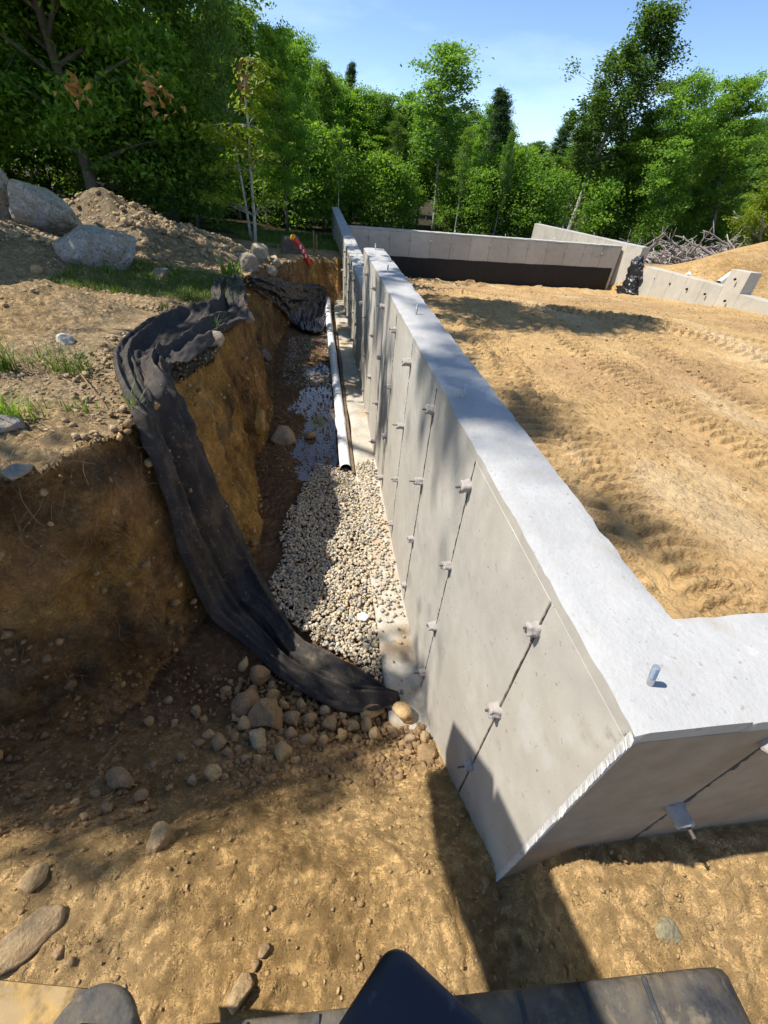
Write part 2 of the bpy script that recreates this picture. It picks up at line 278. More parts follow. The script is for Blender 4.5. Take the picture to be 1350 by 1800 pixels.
Z2 = Z+(.018+.012*(TT > .5))*n1*(1-.5*trench)+(.006+.007*(TT > .5))*n2+(.004*n3+.0055*n4)*(Y < 6)+(.006+.009*(TT > .5))*(np.abs(fbm(YR*17, XR*17, n1, 4, 45, .6))-.15)*(Y < 7)*(1-.5*trench)+.026*np.maximum(0, fbm(XR*31, YR*31, n1*3, 3, 47, .8)-.08)*(Y < 5)*(.3+.7*sm(fbm(X*2.3, Y*2.3, 0, 3, 49), -.2, .3))+clod*(1-.6*trench)*(Y < 9)-.018*crack*(Y < 1.2)*(1-face)
Z2 = Z2+.02*trench*(fbm(X*5, Y*3.5, 0, 3, 81))+(TT > .5)*.035*np.maximum(0, fbm(X*7, Y*7, 0, 4, 91))*(Y < 9)+.07*mound*fbm(X*4, Y*4, 0, 5, 95)
Z2 = Z2-trench*sm(Y, 2.9, 3.3)*(1-sm(Y, 5.6, 6.2))*.022*sm(X, -.95, -.6)
P3 = np.stack([X, Y, Z2], -1)
gx = np.gradient(Z2, axis=1)/np.gradient(XS)[None, :]; gy = np.gradient(Z2, axis=0)/np.gradient(YS)[:, None]
sl_ = np.sqrt(gx**2+gy**2); nr = np.stack([-gx, -gy, np.ones_like(gx)], -1); nr /= np.linalg.norm(nr, axis=-1, keepdims=True)
steep = sm(sl_, .8, 2.0)*(TT > .005)*(TT < .995)*(Y < 11)
dsp = .10*fbm(X*3.2, Y*3.2, Z*3.4, 4, 101)+.05*fbm(X*7, Y*7, Z2*7, 2, 111, .6)-.05*np.maximum(0, fbm(X*4.5, Y*4.5, Z*5, 3, 118)-.1)+.05*np.maximum(0, fbm(X*6, Y*6, Z*8, 3, 121))
dF = np.full(X.shape, 9.); 
for q_ in FPT:
    m_ = (np.abs(X-q_[0]) < .4) & (np.abs(Y-q_[1]) < .4); dF[m_] = np.minimum(dF[m_], np.sqrt((X[m_]-q_[0])**2+(Y[m_]-q_[1])**2+(.6*(Z[m_]-q_[2]))**2))
near = 1-sm(dF, .15, .30)
dsp = dsp*(1-near)-.035*near
P3[..., 2] -= near*np.maximum(P3[..., 2]-Z+.012, 0)
P3 = P3+nr*(steep*dsp)[..., None]
# albedo by what the soil is
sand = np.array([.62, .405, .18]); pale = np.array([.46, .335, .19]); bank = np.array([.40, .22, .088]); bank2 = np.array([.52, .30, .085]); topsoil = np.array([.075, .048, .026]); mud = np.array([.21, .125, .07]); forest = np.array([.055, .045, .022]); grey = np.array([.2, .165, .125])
c = cmix(sand, [.52, .325, .13], sm(fbm(X*1.3, Y*1.3, 0, 4, 131), -.1, .5))
c = cmix(c, pale, sm(TT, .9, 1)*(.6+.4*sm(fbm(X*2, Y*2, 0, 3, 141), -.3, .3)))
zz = P3[..., 2]
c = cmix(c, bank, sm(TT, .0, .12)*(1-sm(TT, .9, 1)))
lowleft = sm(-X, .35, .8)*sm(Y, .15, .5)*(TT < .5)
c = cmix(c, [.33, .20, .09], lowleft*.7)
c = cmix(c, bank2, (TT > .02)*(TT < .97)*sm(fbm(X*1.8, Y*1.8, zz*2.2, 4, 151), .0, .3)*.8)
c = cmix(c, bank2, (TT > .02)*(TT < .999)*sm(Y, 1.85, 2.1)*(1-sm(Y, 3.0, 3.2))*.75)
c = cmix(c, [.14, .11, .075], (TT > .02)*(TT < .9)*sm(fbm(X*3, Y*3, zz*3, 5, 161, .65), .05, .4)*.8)
c = c*(1+.5*fbm(X*5, Y*5, zz*5, 2, 165, .6)*(TT > .01)*(TT < .97))[..., None]
c = cmix(c, topsoil, sm(SS, .78, .9)*(1-sm(SS, .985, 1))*sm(fbm(X*4, Y*4, 0, 3, 171), -.5, .1)*(Y < 1.9)*.85)
c = cmix(c, mud, trench*.9)
c = cmix(c, grey, np.clip(mound*1.6, 0, 1)*.35*(TT > .9))
rough_left = sm(Y, 4.6, 5.4)*(1-sm(Y, 9, 10))*sm(-X, 2.7, 3.3); c = cmix(c, grey, rough_left*.5)
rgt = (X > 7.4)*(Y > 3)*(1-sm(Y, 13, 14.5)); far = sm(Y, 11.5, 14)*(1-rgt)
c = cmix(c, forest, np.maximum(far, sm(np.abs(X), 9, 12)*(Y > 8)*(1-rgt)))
c = cmix(c, [.10, .13, .03], sm(Y, 10.7, 11.5)*(1-sm(Y, 16, 18))*(X < 0)*sm(fbm(X*1.5, Y*1.5, 0, 3, 181), -.2, .2)*.8)
c = c*(1+.14*n2[..., None]+.1*fbm(X*40, Y*40, zz*40, 2, 191)[..., None]); c = np.clip(c, .005, .8)
ny, nx = X.shape; idx = np.arange(nx*ny).reshape(ny, nx); Fq = np.stack([idx[:-1, :-1], idx[:-1, 1:], idx[1:, 1:], idx[1:, :-1]], -1).reshape(-1, 4)
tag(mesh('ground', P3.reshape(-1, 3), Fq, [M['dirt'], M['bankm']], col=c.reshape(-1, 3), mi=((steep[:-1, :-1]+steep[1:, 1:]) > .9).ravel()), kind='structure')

# sand fill inside the walls
def fillz(x, y):
    z = np.interp(y, [0, 5.8, 8, 10.2, 11.8], [-.62, -.72, -.95, -1.27, -1.47]); return z+.0*x
XF = axis(.2, .24, 3.2, 9, .014, 1.02, .06); XF = XF[XF > .22]; YF = axis(.2, .24, 4.2, 11.85, .013, 1.012, .06); YF = YF[YF > .22]
XF = np.clip(XF, 0, 7.9); A, B = np.meshgrid(np.unique(XF), np.unique(np.clip(YF, 0, 11.82)))
z = fillz(A, B)+.026*fbm(A*1.3, B*1.3, 0, 2, 201)+.004*fbm(A*9, B*9, 0, 4, 211)+.005*vn(A*34, B*34, 0, 221)
z += .018*np.maximum(0, vn(A*24, B*24, 0, 231))**2+.006*np.maximum(0, fbm(A*6, B*6, 0, 4, 235))
z += sm(B, 9.6, 10.6)*(1-sm(B, 11.3, 11.8))*(.14*np.maximum(0, fbm(A*2.5, B*2.5, 0, 4, 241))+.0)
treadmask = np.zeros_like(A)
for (cx, cy, ang, wd, sp, amp) in ((1.25, 2, .03, .19, .095, 1), (2.45, 3, -.05, .2, .1, .8), (3.3, 3, .10, .2, .1, .7), (1.75, 6, .2, .2, .1, .8), (4.6, 4, -.2, .22, .11, .8), (5.6, 4, .3, .22, .11, .8), (3.9, 6, -.75, .2, .1, .8), (2.2, 7.5, -.7, .2, .1, .8), (5.2, 7, -.7, .2, .1, .7)):
    u = (A-cx)*math.cos(ang)-(B-cy)*math.sin(ang); v = (A-cx)*math.sin(ang)+(B-cy)*math.cos(ang)
    m = sm(wd-np.abs(u), 0, .04)*sm(fbm(A*.8+cx, B*.8, 0, 2, 251), -.7, -.2)
    lug = np.abs(((v+.25*np.abs(u))/sp) % 1-.5)*2
    z += m*amp*(.040*sm(lug, .38, .58)*(1-.5*sm(np.abs(vn(A*3, B*3, 0, 255)), .3, .8))-.015)
for (cx, ang, amp) in ((3.9, -.5, .03), (5.0, -.62, .035), (4.2, -.45, -.03), (6, -.55, .03), (2.9, -.4, .02)):
    u = (A-cx)*math.cos(ang)-(B-4)*math.sin(ang)+.08*fbm(A*.8, B*.8, 0, 2, 261); z += .5*amp*np.exp(-(u/.06)**2)
cf = cmix([.47, .31, .14], [.39, .25, .12], sm(fbm(A*.9, B*.9, 0, 4, 271), -.15, .45)); cf = cmix(cf, [.54, .40, .23], sm(fbm(A*1.7+3, B*.7, 0, 4, 281), .15, .5)*.7)
cf = cf*(1+.12*fbm(A*20, B*20, 0, 3, 291)[..., None])
ny, nx = A.shape; idx = np.arange(nx*ny).reshape(ny, nx); Fq = np.stack([idx[:-1, :-1], idx[:-1, 1:], idx[1:, 1:], idx[1:, :-1]], -1).reshape(-1, 4)
tag(mesh('sand_fill', np.stack([A, B, z], -1).reshape(-1, 3), Fq, M['fill'], col=cf.reshape(-1, 3)), kind='structure')

# standing water in the trench
wm = bpy.data.materials.new('muddy_water'); wm.use_nodes = True; b_ = wm.node_tree.nodes['Principled BSDF']; b_.inputs['Base Color'].default_value = (.10, .075, .055, 1); b_.inputs['Roughness'].default_value = .06; b_.inputs['Specular IOR Level'].default_value = .8
wv = []; 
for k in range(40):
    a = 2*math.pi*k/40; wv.append((-.62+.42*math.cos(a)*(1+.1*math.sin(3*a)), 4.6+1.6*math.sin(a), -1.597))
wv.append((-.62, 4.6, -1.597))
tag(mesh('water', wv, np.array([(k, (k+1) % 40, 40) for k in range(40)]), wm, smooth=False), kind='structure')

# ------------------------------------------------------------------ concrete foundation
def quadbox(P, D, Nn, s0, s1, z0, zt0, zt1, d0, d1):   # along-wall box with sloped top; P origin (x,y)
    V = []
    for s, zt in ((s0, zt0), (s1, zt1)):
        for d in (d0, d1):
            for zz_ in (z0, zt): V.append((P[0]+D[0]*s+Nn[0]*d, P[1]+D[1]*s+Nn[1]*d, zz_))
    F = [(0, 1, 3, 2), (4, 6, 7, 5), (0, 4, 5, 1), (2, 3, 7, 6), (1, 5, 7, 3), (0, 2, 6, 4)]
    return np.array(V), np.array(F)
def bevel(o, wdt=.004, seg=2):
    m = o.modifiers.new('bevel', 'BEVEL'); m.width = wdt; m.segments = seg; m.limit_method = 'ANGLE'; return o
def wobble_top(name, P, D, Nn, s0, s1, t0, t1, thick, m, parent, step=.03, amp=.0035, nxs=10, hush=0):
    # the trowelled top: a dense sheet with slightly ragged arrises, closed down its sides
    n = max(2, int((s1-s0)/step)); S = np.linspace(s0, s1, n); Q = np.linspace(0, 1, nxs); V = []; 
    for s in S:
        f = (s-s0)/(s1-s0); zt = t0*(1-f)+t1*f
        for j, q in enumerate(Q):
            d = t*q if False else thick*q; e = 0
            if j in (0, nxs-1) and not (hush and ((j and s < hush) or hush < 0)): e = -.003-.006*max(0, vn(s*40, j*3., 0, 5))-.006*max(0, float(vn(s*13, j*3., 0, 8)))
            V.append((P[0]+D[0]*s+Nn[0]*d, P[1]+D[1]*s+Nn[1]*d, zt+e+amp*float(vn((P[0]+D[0]*s+Nn[0]*d)*12, (P[1]+D[1]*s+Nn[1]*d)*12, 0, 3))))
    idx = np.arange(n*nxs).reshape(n, nxs); F = np.stack([idx[:-1, :-1], idx[1:, :-1], idx[1:, 1:], idx[:-1, 1:]], -1).reshape(-1, 4)
    # skirt
    V = np.array(V); nb = len(V); rim = list(idx[:, 0])+list(idx[-1, 1:])+list(idx[::-1, -1][1:])+list(idx[0, ::-1][1:-1]); W = V[rim].copy(); W[:, 2] -= .035
    m_ = len(rim); F2 = np.array([(nb+i, nb+(i+1) % m_, nb+m_+(i+1) % m_, nb+m_+i) for i in range(m_)])
    return mesh(name, np.vstack([V, V[rim], W]), np.vstack([F, F2]), [m, M['conc'] if thick < .23 else M['cfar']], parent, mi=np.r_[np.zeros(len(F)), np.ones(len(F2))])
# shared tie blob and rod
def blob(seed, r=.021, l=.042):
    V, F = ICO[3]; V = V.copy(); rr = np.hypot(V[:, 1], V[:, 2])+1e-6
    x = np.clip(V[:, 0]*1.7, -1, 1); k = np.maximum(.0, 1-(np.abs(x) > .99)*0)
    ang = np.arctan2(V[:, 2], V[:, 1]); rad = np.clip(rr*1.45, 0, 1)*r*(1+.13*np.cos(4*ang+seed)+.34*fbm(V[:, 0]*2.2+seed, V[:, 1]*2.2, V[:, 2]*2.2, 4, seed, .65))*(1.12-.14*(x < 0))
    Q = np.stack([x*l*.62-l*.45, np.cos(ang)*rad, np.sin(ang)*rad], 1); return Q*(1+.22*fbm(Q[:, 0]*90, Q[:, 1]*90, Q[:, 2]*90+seed, 3, seed)[:, None]), F
BL = []
for s_ in range(4):
    V, F = blob(s_*3+1); me = bpy.data.meshes.new('form_tie'); me.from_pydata(V.tolist(), [], F.tolist()); me.materials.append(M['mortar'])
    for p_ in me.polygons: p_.use_smooth = True
    BL.append(me)
V, F = tube([(-.085, 0, 0), (-.02, 0, 0)], .0042, 8); RODM = bpy.data.meshes.new('tie_rod'); RODM.from_pydata(V.tolist(), [], [tuple(int(i) for i in f) for q in F for f in q]); RODM.materials.append(M['rust'])
def tie(parent, loc, rz=0, s=1, rod=True):
    o = bpy.data.objects.new('form_tie', random.choice(BL)); COL.objects.link(o); o.parent = parent; o.location = loc; o.rotation_euler = (random.uniform(-.6, .6), random.uniform(-.12, .12), rz+random.uniform(-.1, .1)); k = s*random.uniform(.85, 1.15); o.scale = (k*random.uniform(.7, 1.1), k, k)
    if rod:
        r = bpy.data.objects.new('tie_rod', RODM); COL.objects.link(r); r.parent = o; r.location = (0, random.uniform(-.006, .006), random.uniform(-.004, .01)); r.scale = (random.uniform(.55, 1), 1, 1)
V, F = merge([tube([(0, 0, -.03), (0, 0, .058)], .0066, 12), ])
BOLTM = bpy.data.meshes.new('anchor_bolt'); 
parts_ = [tube([(0, 0, -.03), (0, 0, .024)], .0064, 12)]
for k in range(15): parts_.append(tube([(0, 0, .024+k*.0023), (0, 0, .0252+k*.0023), (0, 0, .0263+k*.0023)], [.0057, .0067, .0057], 12, True))
V, F = merge(parts_); BOLTM.from_pydata(V.tolist(), [], [tuple(int(i) for i in f) for q in F for f in q]); BOLTM.materials.append(M['steel'])
def bolt(parent, x, y, z, tilt=(0, 0), s=1):
    o = bpy.data.objects.new('anchor_bolt', BOLTM); COL.objects.link(o); o.parent = parent; o.location = (x, y, z); o.rotation_euler = (tilt[0], tilt[1], random.random()*6); o.scale = (s, s, s)

T = .229; A0 = .318; PITCH = .61
# --- long wall
lw = empty('foundation_wall', (0, 0, -1.5), 'long pale poured concrete foundation wall beside the gravel trench, higher at its near end', 'concrete wall')
lw_inv = (0, 0, 1.5)
def par(o, root):   # keep world coordinates
    o.parent = root; o.location = tuple(a-b for a, b in zip(o.location, root.location)); return o
Vc, Fc = merge([boxes([(.012, T, .012, 5.32, -1.62, -.034)]), boxes([(.012, T, 5.32, 17.0, -1.62, -.464)])])
par(mesh('wall_core', Vc, Fc, M['conc'], smooth=False), lw)
par(wobble_top('wall_top', (0, 0), (0, 1), (1, 0), 0, 5.32, 0, 0, T, M['ctop'], None, step=.022, hush=T+.01), lw)
par(wobble_top('wall_top', (0, 0), (0, 1), (1, 0), 5.322, 17.0, -.43, -.43, T, M['ctop'], None, step=.06), lw)
def seam_strip(root, c, D, Nn, ztop, sd):   # the ragged line of grout squeezed out between two form panels
    n = 150; V = []
    for k in range(n+1):
        z_ = ztop-(ztop+1.6)*k/n; w_ = .0018+.0032*abs(float(vn(k*.8, sd, 0, 3)))+.007*max(0, float(vn(k*.11, sd*3., 0, 4))-.45); dx = .0015*float(vn(k*.3, sd, 5, 6)); e = .0022+.002*float(vn(k*1.1, sd, 2, 7))
        for q, h_ in ((-w_, -.004), (-w_*.5, e), (w_*.5, e), (w_, -.004)): V.append((c[0]+D[0]*(q+dx)+Nn[0]*h_, c[1]+D[1]*(q+dx)+Nn[1]*h_, z_))
    F = np.array([(k*4+j, k*4+j+1, k*4+j+5, k*4+j+4) for k in range(n) for j in range(3)]); par(mesh('form_seam', V, F, M['seam'], smooth=False), root)
edges = [0.0]+[A0+PITCH*k for k in range(28)]
for i in range(len(edges)-1):
    y0, y1 = edges[i]+.003, edges[i+1]-.003
    if i == 0: y0 = .0
    if y1 > 17.0: break
    segs = [(y0, y1, -.008 if y0 < 5.3 else -.436)]
    if y0 < 5.32 < y1: segs = [(y0, 5.317, -.008), (5.323, y1, -.436)]
    for (a_, b_, zt) in segs:
        j = .0014*random.uniform(-1, 1)
        V, F = quadbox((0, 0), (0, 1), (1, 0), a_, b_, -1.62, zt-.028, zt-.028, j, .0118)
        bevel(par(mesh('wall_panel', V, F, M['conc'], smooth=False), lw), .002, 1)
        seam_strip(lw, (0, b_+.003), (0, 1), (-1, 0), zt-.03, i)
tz = (-.142, -.546, -.955, -1.353)
for k in range(0, 24):
    y = A0+PITCH*k
    for q, z_ in enumerate(tz):
        if y > 5.3 and q == 0: continue
        if y < .4 and q == 3: continue
        if random.random() < .06 and k > 5: continue
        tie(lw, (-.0, y, z_+1.5), 0, .92 if k < 5 else .8, rod=k < 14)
for (x, y, zt, t_) in ((.08, .085, 0, (.0, .22)), (.06, 1.352, 0, (0, .02)), (.10, 2.62, 0, (.05, .03)), (.09, 3.95, 0, (0, 0)), (.12, 5.2, 0, (0, .06)), (.11, 6.3, -.43, (0, 0)), (.11, 7.6, -.43, (.05, 0)), (.11, 9.0, -.43, (0, .05)), (.1, 10.6, -.43, (0, 0)), (.1, 14, -.43, (0, 0)), (.1, 16.3, -.43, (0, 0))):
    bolt(lw, x, y, zt+1.5, t_)
# ragged mortar fin where the near corner leaked between the forms, and crumbs on the arris
V = []; F = []; n = 170
for i in range(n+1):
    z_ = -.006-i*(1.04/n); a = .005+.004*abs(float(vn(i*.9, 0, 0, 3)))+.010*max(0, float(vn(i*.13, 1, 0, 4)))
    a *= (.6+.8*random.random())
    V += [(-.002, .010, z_), (-a*.75, -a*.8, z_+random.uniform(-.003, .003)), (.010, -.002, z_), (-a*.2, -a*.35, z_)]
for i in range(n):
    b = i*4; F += [(b, b+4, b+5, b+1), (b+1, b+5, b+7, b+3), (b+3, b+7, b+6, b+2)]
par(mesh('mortar_fin', V, np.array(F), M['fin'], smooth=False), lw)
# --- near return wall
rw = empty('foundation_wall', (T, 0, -1.5), 'short concrete return wall in the lower right, its shaded face towards the viewer', 'concrete wall')
V, F = boxes([(T+.002, 4.5, .012, T, -1.62, -.034)]); par(mesh('wall_core', V, F, M['conc'], smooth=False), rw)
par(wobble_top('wall_top', (T, 0), (1, 0), (0, 1), 0, 4.27, 0, 0, T, M['ctop'], None, step=.022), rw)
ex = [.0003, .335, .945, 1.555, 2.165, 2.775, 3.385, 3.995]
for i in range(len(ex)-1):
    V, F = quadbox((0, 0), (1, 0), (0, 1), ex[i]+(.004 if i else .012), ex[i+1]-.004, -1.62, -.036, -.036, .0014*random.uniform(-1, 1), .0118)
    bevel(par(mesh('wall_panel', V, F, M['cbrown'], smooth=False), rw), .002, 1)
    seam_strip(rw, (ex[i+1], 0), (1, 0), (0, -1), -.04, i+50)
for k, x in enumerate(ex[1:]):
    for z_ in (-.09, -.45, -.80): tie(rw, (x-T-.015*(z_ < -.2), 0, z_+1.5), math.pi/2, 1.0)
bolt(rw, 1.2, .1, 1.5); bolt(rw, 2.4, .1, 1.5)
# --- tarred cross wall
YT = 11.8; ZT = -.425
tw = empty('foundation_wall', (.24, YT, -1.5), 'far concrete cross wall with black tar coating on its lower part behind the sand', 'concrete wall')
V, F = boxes([(T+.004, 7.28, YT+.012, YT+.24, -1.7, ZT-.034)]); par(mesh('wall_core', V, F, M['cfar'], smooth=False), tw)
par(wobble_top('wall_top', (T+.003, YT), (1, 0), (0, 1), 0, 7.05, ZT, ZT, .24, M['ctop'], None, step=.06, nxs=6), tw)
fx = [T+.004]+list(np.arange(.72, 7.2, .505))+[7.28]
for i in range(len(fx)-1):
    V, F = quadbox((0, YT), (1, 0), (0, 1), fx[i]+.004, fx[i+1]-.004, -1.7, ZT-.036, ZT-.036, 0, .0118)
    par(mesh('wall_panel', V, F, M['cfar'], smooth=False), tw)
    if i: tie(tw, (fx[i]-.24, 0, -.62+1.5), math.pi/2, .9, rod=False)
n = 160; V = []
for i in range(n+1):
    x = T+.006+(7.2-T)*i/n; zt = float(np.interp(x, [0, 2, 7.3], [-.95, -.98, -.93]))+.012*float(fbm(x*3, 0, 0, 3, 9))
    V += [(x, YT-.006, zt), (x, YT-.006, -1.7), (x, YT-.0003, zt)]
F = [(3*i, 3*i+1, 3*i+4, 3*i+3) for i in range(n)]+[(3*i, 3*i+3, 3*i+5, 3*i+2) for i in range(n)]
par(mesh('tar_coating', V, np.array(F), M['tar'], smooth=False), tw)
for x in (1.3, 2.6, 3.9, 5.2, 6.4): bolt(tw, x, .12, 1.5+ZT, s=1.1)
# --- skewed wall at the right, beyond the tarred one
def free_wall(label, Pa, Pb, za, zb, zbot, thick, name='foundation_wall', npan=0, sides=-1):
    Pa = np.array(Pa); Pb = np.array(Pb); L_ = np.linalg.norm(Pb-Pa); D = (Pb-Pa)/L_; Nn = np.array([-D[1], D[0]])*sides
    o = empty(name, (Pa[0], Pa[1], zbot), label, 'concrete wall')
    V, F = quadbox(Pa, D, Nn, 0.01, L_, zbot, za-.034, zb-.034, .012, thick); par(mesh('wall_core', V, F, M['cfar'], smooth=False), o)
    par(wobble_top('wall_top', Pa, D, Nn, 0, L_, za, zb, thick, M['ctop'], None, step=.06, nxs=6), o)
    npan = max(1, int(L_/.61))
    for i in range(npan):
        s0 = L_*i/npan; s1 = L_*(i+1)/npan; f0 = s0/L_; f1 = s1/L_
        V, F = quadbox(Pa, D, Nn, s0+.003, s1-.003, zbot, za+(zb-za)*f0-.037, za+(zb-za)*f1-.037, 0, .0118); par(mesh('wall_panel', V, F, M['cfar'], smooth=False), o)
    return o, Pa, D, Nn, L_
n0 = on(1131, 434.4, 'z', -.36); f0_ = on(940, 392.5, 'z', -.36)
cwall, *_ = free_wall('pale concrete wall running back from the right end of the tar coated wall', (n0[0], n0[1]), (f0_[0], f0_[1]), -.36, -.36, -1.8, .25)
for s_ in (.7, 2.0, 3.4, 4.6):
    d_ = (f0_-n0)/np.linalg.norm(f0_-n0); p_ = n0+d_*s_+np.array([.12, 0, 0]); bolt(cwall, p_[0]-cwall.location[0], p_[1]-cwall.location[1], -.36-cwall.location[2], s=1.2)
# --- low stepped wall with an upstand
a1 = on(1135, 468, 'x', 7.25); a2 = on(1271, 503, 'x', 7.35); a3 = on(1292, 474, 'x', 7.35); a4 = on(1300, 517, 'x', 7.35); a5 = on(1400, 545, 'x', 7.4)
low = empty('foundation_wall', (7.25, a1[1], -1.5), 'low stepped concrete wall with a short upstand beside the sand mound, right side', 'concrete wall')
def seg(pa, pb, zt0, zt1, nm='wall_core', m='cfar', th=.25, zb=-1.7):
    pa = np.array(pa[:2]); pb = np.array(pb[:2]); L_ = np.linalg.norm(pb-pa); D = (pb-pa)/L_; Nn = np.array([-D[1], D[0]])
    V, F = quadbox(pa, D, Nn, 0, L_-.003, zb, zt0, zt1, 0, th); o = par(mesh(nm, V, F, M[m], smooth=False), low); return bevel(o, .006, 2)
mid = a1+(a2-a1)*.0
nseg = 5
for i in range(nseg):
    p0 = a1+(a2-a1)*i/nseg; p1 = a1+(a2-a1)*(i+1)/nseg; seg(p0, p1, p0[2], p1[2], 'wall_panel')
ytop2 = on(1292, 518, 'x', 7.35)[1]
seg(a2, (7.35, a4[1]), a3[2], a3[2]+.02, 'upstand'); seg((7.35, a4[1]), a5, a4[2], a5[2], 'wall_panel')
hole_V, hole_F = ICO[2]
for (u, v) in ((1152, 490), (1178, 499), (1207, 508), (1239, 517), (1274, 529), (1292, 491)):
    p_ = on(u, v, 'x', 7.29); o = par(mesh('tie_hole', hole_V*np.array([.03, .018, .024])+p_-np.array([.0, 0, 0]), hole_F, M['hole']), low)

# --- footing, form board
n = 420; SY = np.linspace(.55, 17.2, n); V = []
for i, y in enumerate(SY):
    xo = -.195+.012*float(vn(y*2.2, 0, 0, 2))
    for j in range(9):
        x = xo+(.02-xo)*j/8; zt = -1.502+.007*float(fbm(x*12, y*12, 0, 3, 6))-(.010 if j == 0 else 0); V.append((x, y, zt))
    V.append((xo-.004, y, -1.68))
idx = np.arange(n*10).reshape(n, 10); F = np.stack([idx[:-1, :8], idx[:-1, 1:9], idx[1:, 1:9], idx[1:, :8]], -1).reshape(-1, 4); F2 = np.stack([idx[:-1, 9], idx[:-1, 0], idx[1:, 0], idx[1:, 9]], -1).reshape(-1, 4)
V = np.array(V)
ft = mesh('concrete_footing', V, np.vstack([F, F2]), M['foot']); tag(ft, 'dirt stained concrete footing strip along the base of the long wall', 'footing')
V, F = boxes([(-.238, -.212, 3.05, 7.4, -1.63, -1.498)]); o = mesh('form_plank', V, F, M['wood'], smooth=False); bevel(o, .003); tag(o, 'dark weathered form plank standing on edge between the white pipe and the footing', 'plank')

# ------------------------------------------------------------------ drain pipes
def pipe_path(y): return np.interp(y, [3.13, 4.5, 6, 8, 9.6, 10.3], [-.295, -.30, -.315, -.33, -.31, -.30])
ys = np.linspace(3.13, 9.7, 50); P = np.array([(pipe_path(y), y, -1.50+.012*math.sin(y*1.3)) for y in ys])
pp = empty('drain_pipe', (P[0][0], P[0][1], -1.55), 'long white plastic drain pipe lying in the trench beside the footing', 'pipe')
V, F = tube(P, .053, 24, False); Vi, Fi = tube(P[:2], .048, 24, False)
par(mesh('pipe', V, F, M['pvc']), pp); par(mesh('pipe_bore', Vi, [f[:, ::-1] for f in Fi], M['hole']), pp)
for yc in (4.05, 6.15):
    q = np.array([(pipe_path(y), y, -1.50+.012*math.sin(y*1.3)) for y in (yc-.09, yc-.088, yc+.088, yc+.09)]); V, F = tube(q, [.054, .059, .059, .054], 24); par(mesh('coupling', V, F, M['pvc']), pp)
V, F = tube(P[-1]+np.array([(0, -.05, 0), (0, 0, 0), (0, .02, 0), (0, .03, 0)]), [.057, .06, .053, .01], 20); par(mesh('end_cap', V, F, M['pvc']), pp)
hs = []
for y in np.arange(3.2, 3.85, .075):
    V, F = ICO[1]; hs.append((V*np.array([.005, .005, .002])+np.array([pipe_path(y)+.012, y, -1.50+.012*math.sin(y*1.3)+.0515]), F))
V, F = merge(hs); tag(par(mesh('drain_holes', V, F, M['hole']), pp), kind='stuff')
# pipe stub poking from the wall at the far end
p_ = on(592, 488.5, 'y', 10.6); st = empty('pipe_stub', (p_[0], p_[1]+.15, p_[2]), 'white pipe stub with open round end next to the far wall base', 'pipe')
V, F = tube([(p_[0], p_[1]+.35, p_[2]), (p_[0], p_[1], p_[2])], .075, 20, False); par(mesh('pipe', V, F, M['pvc']), st)
V, F = tube([(p_[0], p_[1]+.002, p_[2]), (p_[0], p_[1]+.012, p_[2])], .058, 20); par(mesh('pipe_bore', V, F, M['hole']), st)
rimv = [(p_[0]+r*math.cos(a), p_[1]-.001, p_[2]+r*math.sin(a)) for r in (.058, .075) for a in np.linspace(0, 2*math.pi, 20, False)]
par(mesh('pipe_rim', rimv, np.array([(k, (k+1) % 20, 20+(k+1) % 20, 20+k) for k in range(20)]), M['pvc'], smooth=False), st)
for (ua, va, ub, vb, yd, r, lab) in ((1262, 498, 1284, 482, 9.3, .055, 'white plastic pipe with dark open end poking over the low stepped wall'), (1208, 487, 1216, 476, 10.4, .06, 'short white pipe end in front of the brush pile')):
    a = on(ua, va, 'y', yd); b = on(ub, vb, 'y', yd+.5); d = (b-a); b = a+d*1.1
    o = empty('plastic_pipe', tuple(a), lab, 'pipe'); V, F = tube([a, b], r, 18, False); par(mesh('pipe', V, F, M['pvc']), o); V, F = tube([a+d*.004, a+d*.02], r*.93, 18); par(mesh('pipe_bore', V, F, M['hole']), o)

# ------------------------------------------------------------------ rocks
def rockV(sub, seed, flat=.7, ang=0, rough=.12, planes=0):
    V, F = ICO[sub]; V = V.copy(); r = random.Random(seed)
    V *= np.array([1, r.uniform(.7, .95), flat])
    for k in range(planes):
        nn = np.array([r.gauss(0, 1), r.gauss(0, 1), r.gauss(0, .8)]); nn /= np.linalg.norm(nn); cc = r.uniform(.45, .7)*np.linalg.norm(nn*np.array([1, .85, flat]))
        d = V@nn-cc; V -= np.outer(np.maximum(d, 0)*.93, nn)
    nrm = V/np.linalg.norm(V, axis=1, keepdims=True)
    V = V+nrm*(rough*fbm(V[:, 0]*1.3+seed, V[:, 1]*1.3, V[:, 2]*1.3, 3, seed)+rough*.5*fbm(V[:, 0]*4+seed, V[:, 1]*4, V[:, 2]*4, 4, seed+5, .65))[:, None]
    return V, F
def rock(u, v, rpx, label, name='cobble', flat=.75, rot=None, colr=(.38, .25, .12), planes=5, sub=3, mat_='cobble', group=None, sink=.12, asp=1, rough=.17, lift=0):
    g = ground_at(u, v+rpx*.35); dist = np.linalg.norm(g-CP); R_ = rpx*1.15/FPX*(CM@(g-CP))[2]
    V, F = rockV(sub, int(u*7+v), flat, rough=rough, planes=planes); V = V*R_*np.array([asp, 1, 1]); sh = np.array(colr)*random.uniform(.8, 1.15)
    o = mesh(name, V, F, M[mat_], col=np.tile(sh, (len(V), 1))); o.location = (g[0], g[1], g[2]+R_*flat*(1-sink)+lift); o.rotation_euler = (random.uniform(-.25, .25), random.uniform(-.25, .25), random.uniform(0, 6) if rot is None else rot)
    tag(o, label, 'rock' if name != 'boulder' else 'boulder', group); return o
